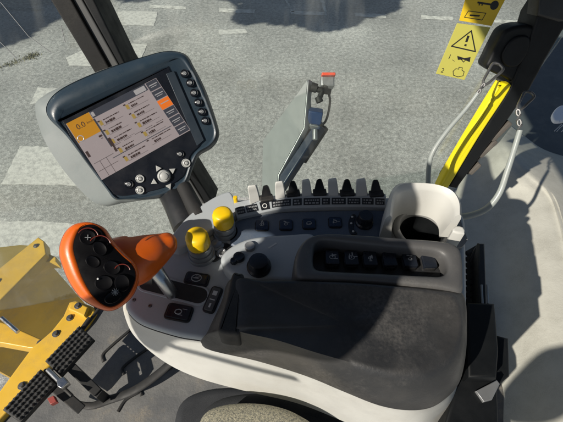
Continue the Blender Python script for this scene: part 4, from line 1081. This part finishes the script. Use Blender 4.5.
tree('shade_tree', 'added leafy tree out of frame, crown shaped to shade the far middle ground', (c[0].x - 1.2, c[0].y + 3.5, 0),
     [(c[0].x, c[0].y, c[0].z, .42, 2200), (c[1].x, c[1].y, c[1].z, .46, 2400), (c[2].x, c[2].y, c[2].z, .38, 1800), (c[3].x, c[3].y, c[3].z, .33, 1300), (c[4].x, c[4].y, c[4].z, .2, 500), (c[5].x, c[5].y, c[5].z, .2, 500)], 2)

# ------------------------------------------------------------------ cab roof, and unseen pieces added and cut to cast the interior shade
CAST = True
def caster(name, label, cat, pts, h, th=.03, mt='padgrey'):
    """pts are (px, py, drop) outlining the wanted shade; the added panel stands h metres above eye height, up the sun's direction"""
    z = HC + h; P = []
    for p in pts:
        q = U(*p); k = (z - q.z) / SUN.z; P.append((q + SUN * k))
    pl = Plane((0, 0, z), (0, 0, 1), (1, 0, 0))
    mb = MB(); mb.slab(pl, cr([(p.x, p.y) for p in P], 5), 0, -th, .004); o = mb.build(name, M[mt]); tag(o, label, cat); return o
if CAST:
    caster('deck_shade_panel', 'unseen grey panel added and cut to shade the console deck', 'shade panel',  # added out of view, outline traced back from the deck's shade
       [(175, 281, .5), (205, 272, .5), (228, 262, .48), (240, 252, .478), (262, 240, .478), (278, 232, .49), (262, 226, .49), (232, 226, .49), (262, 214, .49), (278, 206, .48), (286, 190, .46), (310, 192, .46), (345, 197, .48), (384, 203, .48), (392, 222, .48), (392, 236, .45),
        (410, 240, .436), (408, 262, .436), (392, 300, .436), (368, 335, .436), (335, 356, .44), (262, 350, .45), (225, 350, .50), (200, 341, .50), (175, 338, .51), (163, 345, .55), (150, 352, .60), (124, 340, .60), (118, 306, .5), (140, 282, .5)], .08, .012)
    caster('moulding_shade_panel', 'unseen grey panel added and cut to shade the side moulding', 'panel',  # added out of view, shaped to darken the moulding's upper left
       [(462, 208, 1.16), (466, 180, 1.16), (474, 160, 1.16), (488, 156, 1.13), (496, 178, 1.13), (508, 190, 1.11), (511, 204, 1.11), (500, 216, 1.12), (476, 218, 1.14)], .10, .012)
    caster('round_shade_panel', 'unseen black panel added to cast the round shade on the moulding', 'round_shade_panel',  # added out of view, shaped for the round shadow at lower right
       [(500, 425, .93), (508, 408, .92), (530, 388, .88), (550, 380, .86), (575, 382, .83), (590, 420, .80), (580, 470, .8), (510, 470, .9)], .10, .06, 'seatblack')
    RP = Plane((0, 0, HC + .55), (0, 0, 1), (1, 0, 0)); mb = MB()
    mb.slab(RP, cr([(-.47, -.85), (-.50, .0), (-.47, .60), (-.3, .74), (.5, .78), (1.2, .74), (1.32, .5), (1.32, -.85), (1.1, -1.0), (-.3, -1.0)], 4), .09, 0, .02)
    tag(mb.build('cab_roof', mat('dark_headliner', (.10, .10, .10), .8), None), 'dark headlined cab roof overhead', 'roof')
    z_ = HC + .08
    def up(px, py, d):
        q_ = U(px, py, d); return q_ + SUN * ((z_ - q_.z) / SUN.z)
    mb = MB(); mb.tube([up(150, 345, .55), up(200, 357, .55), up(250, 368, .55), up(299, 377, .55)], .0062, n=12)  # added rod, casts the narrow shade band on the white side
    tag(mb.build('band_shade_rod', M['black']), 'unseen thin black rod added to shade a band on the console side', 'shade rod')

# ------------------------------------------------------------------ light, sky, camera
w = bpy.data.worlds.new('World'); sc.world = w; w.use_nodes = True
nt = w.node_tree; bg = nt.nodes['Background']; sky = nt.nodes.new('ShaderNodeTexSky'); sky.sky_type = 'NISHITA'; sky.sun_disc = False
sky.sun_elevation = SUN_EL; sky.sun_rotation = math.atan2(SUN.x, SUN.y)
nt.links.new(sky.outputs[0], bg.inputs[0]); bg.inputs[1].default_value = .05
sl_ = bpy.data.lights.new('sun', 'SUN'); sl_.energy = 5.0; sl_.angle = math.radians(.5); sl_.color = (1, .93, .82)
so = bpy.data.objects.new('sun', sl_); COL.objects.link(so); so.location = (0, 0, 12); so.rotation_euler = SUN.to_track_quat('Z', 'Y').to_euler()
cd = bpy.data.cameras.new('camera'); co = bpy.data.objects.new('camera', cd); COL.objects.link(co)
cd.sensor_fit = 'HORIZONTAL'; cd.sensor_width = 36; cd.lens = FP / 563 * 36; cd.clip_start = .01; cd.clip_end = 2000
co.location = CAM; co.rotation_euler = (math.pi / 2 - PITCH, 0, 0)
sc.camera = co
sc.render.engine = 'CYCLES'
sc.view_settings.view_transform = 'Standard'; sc.view_settings.look = 'None'; sc.view_settings.exposure = 0.12
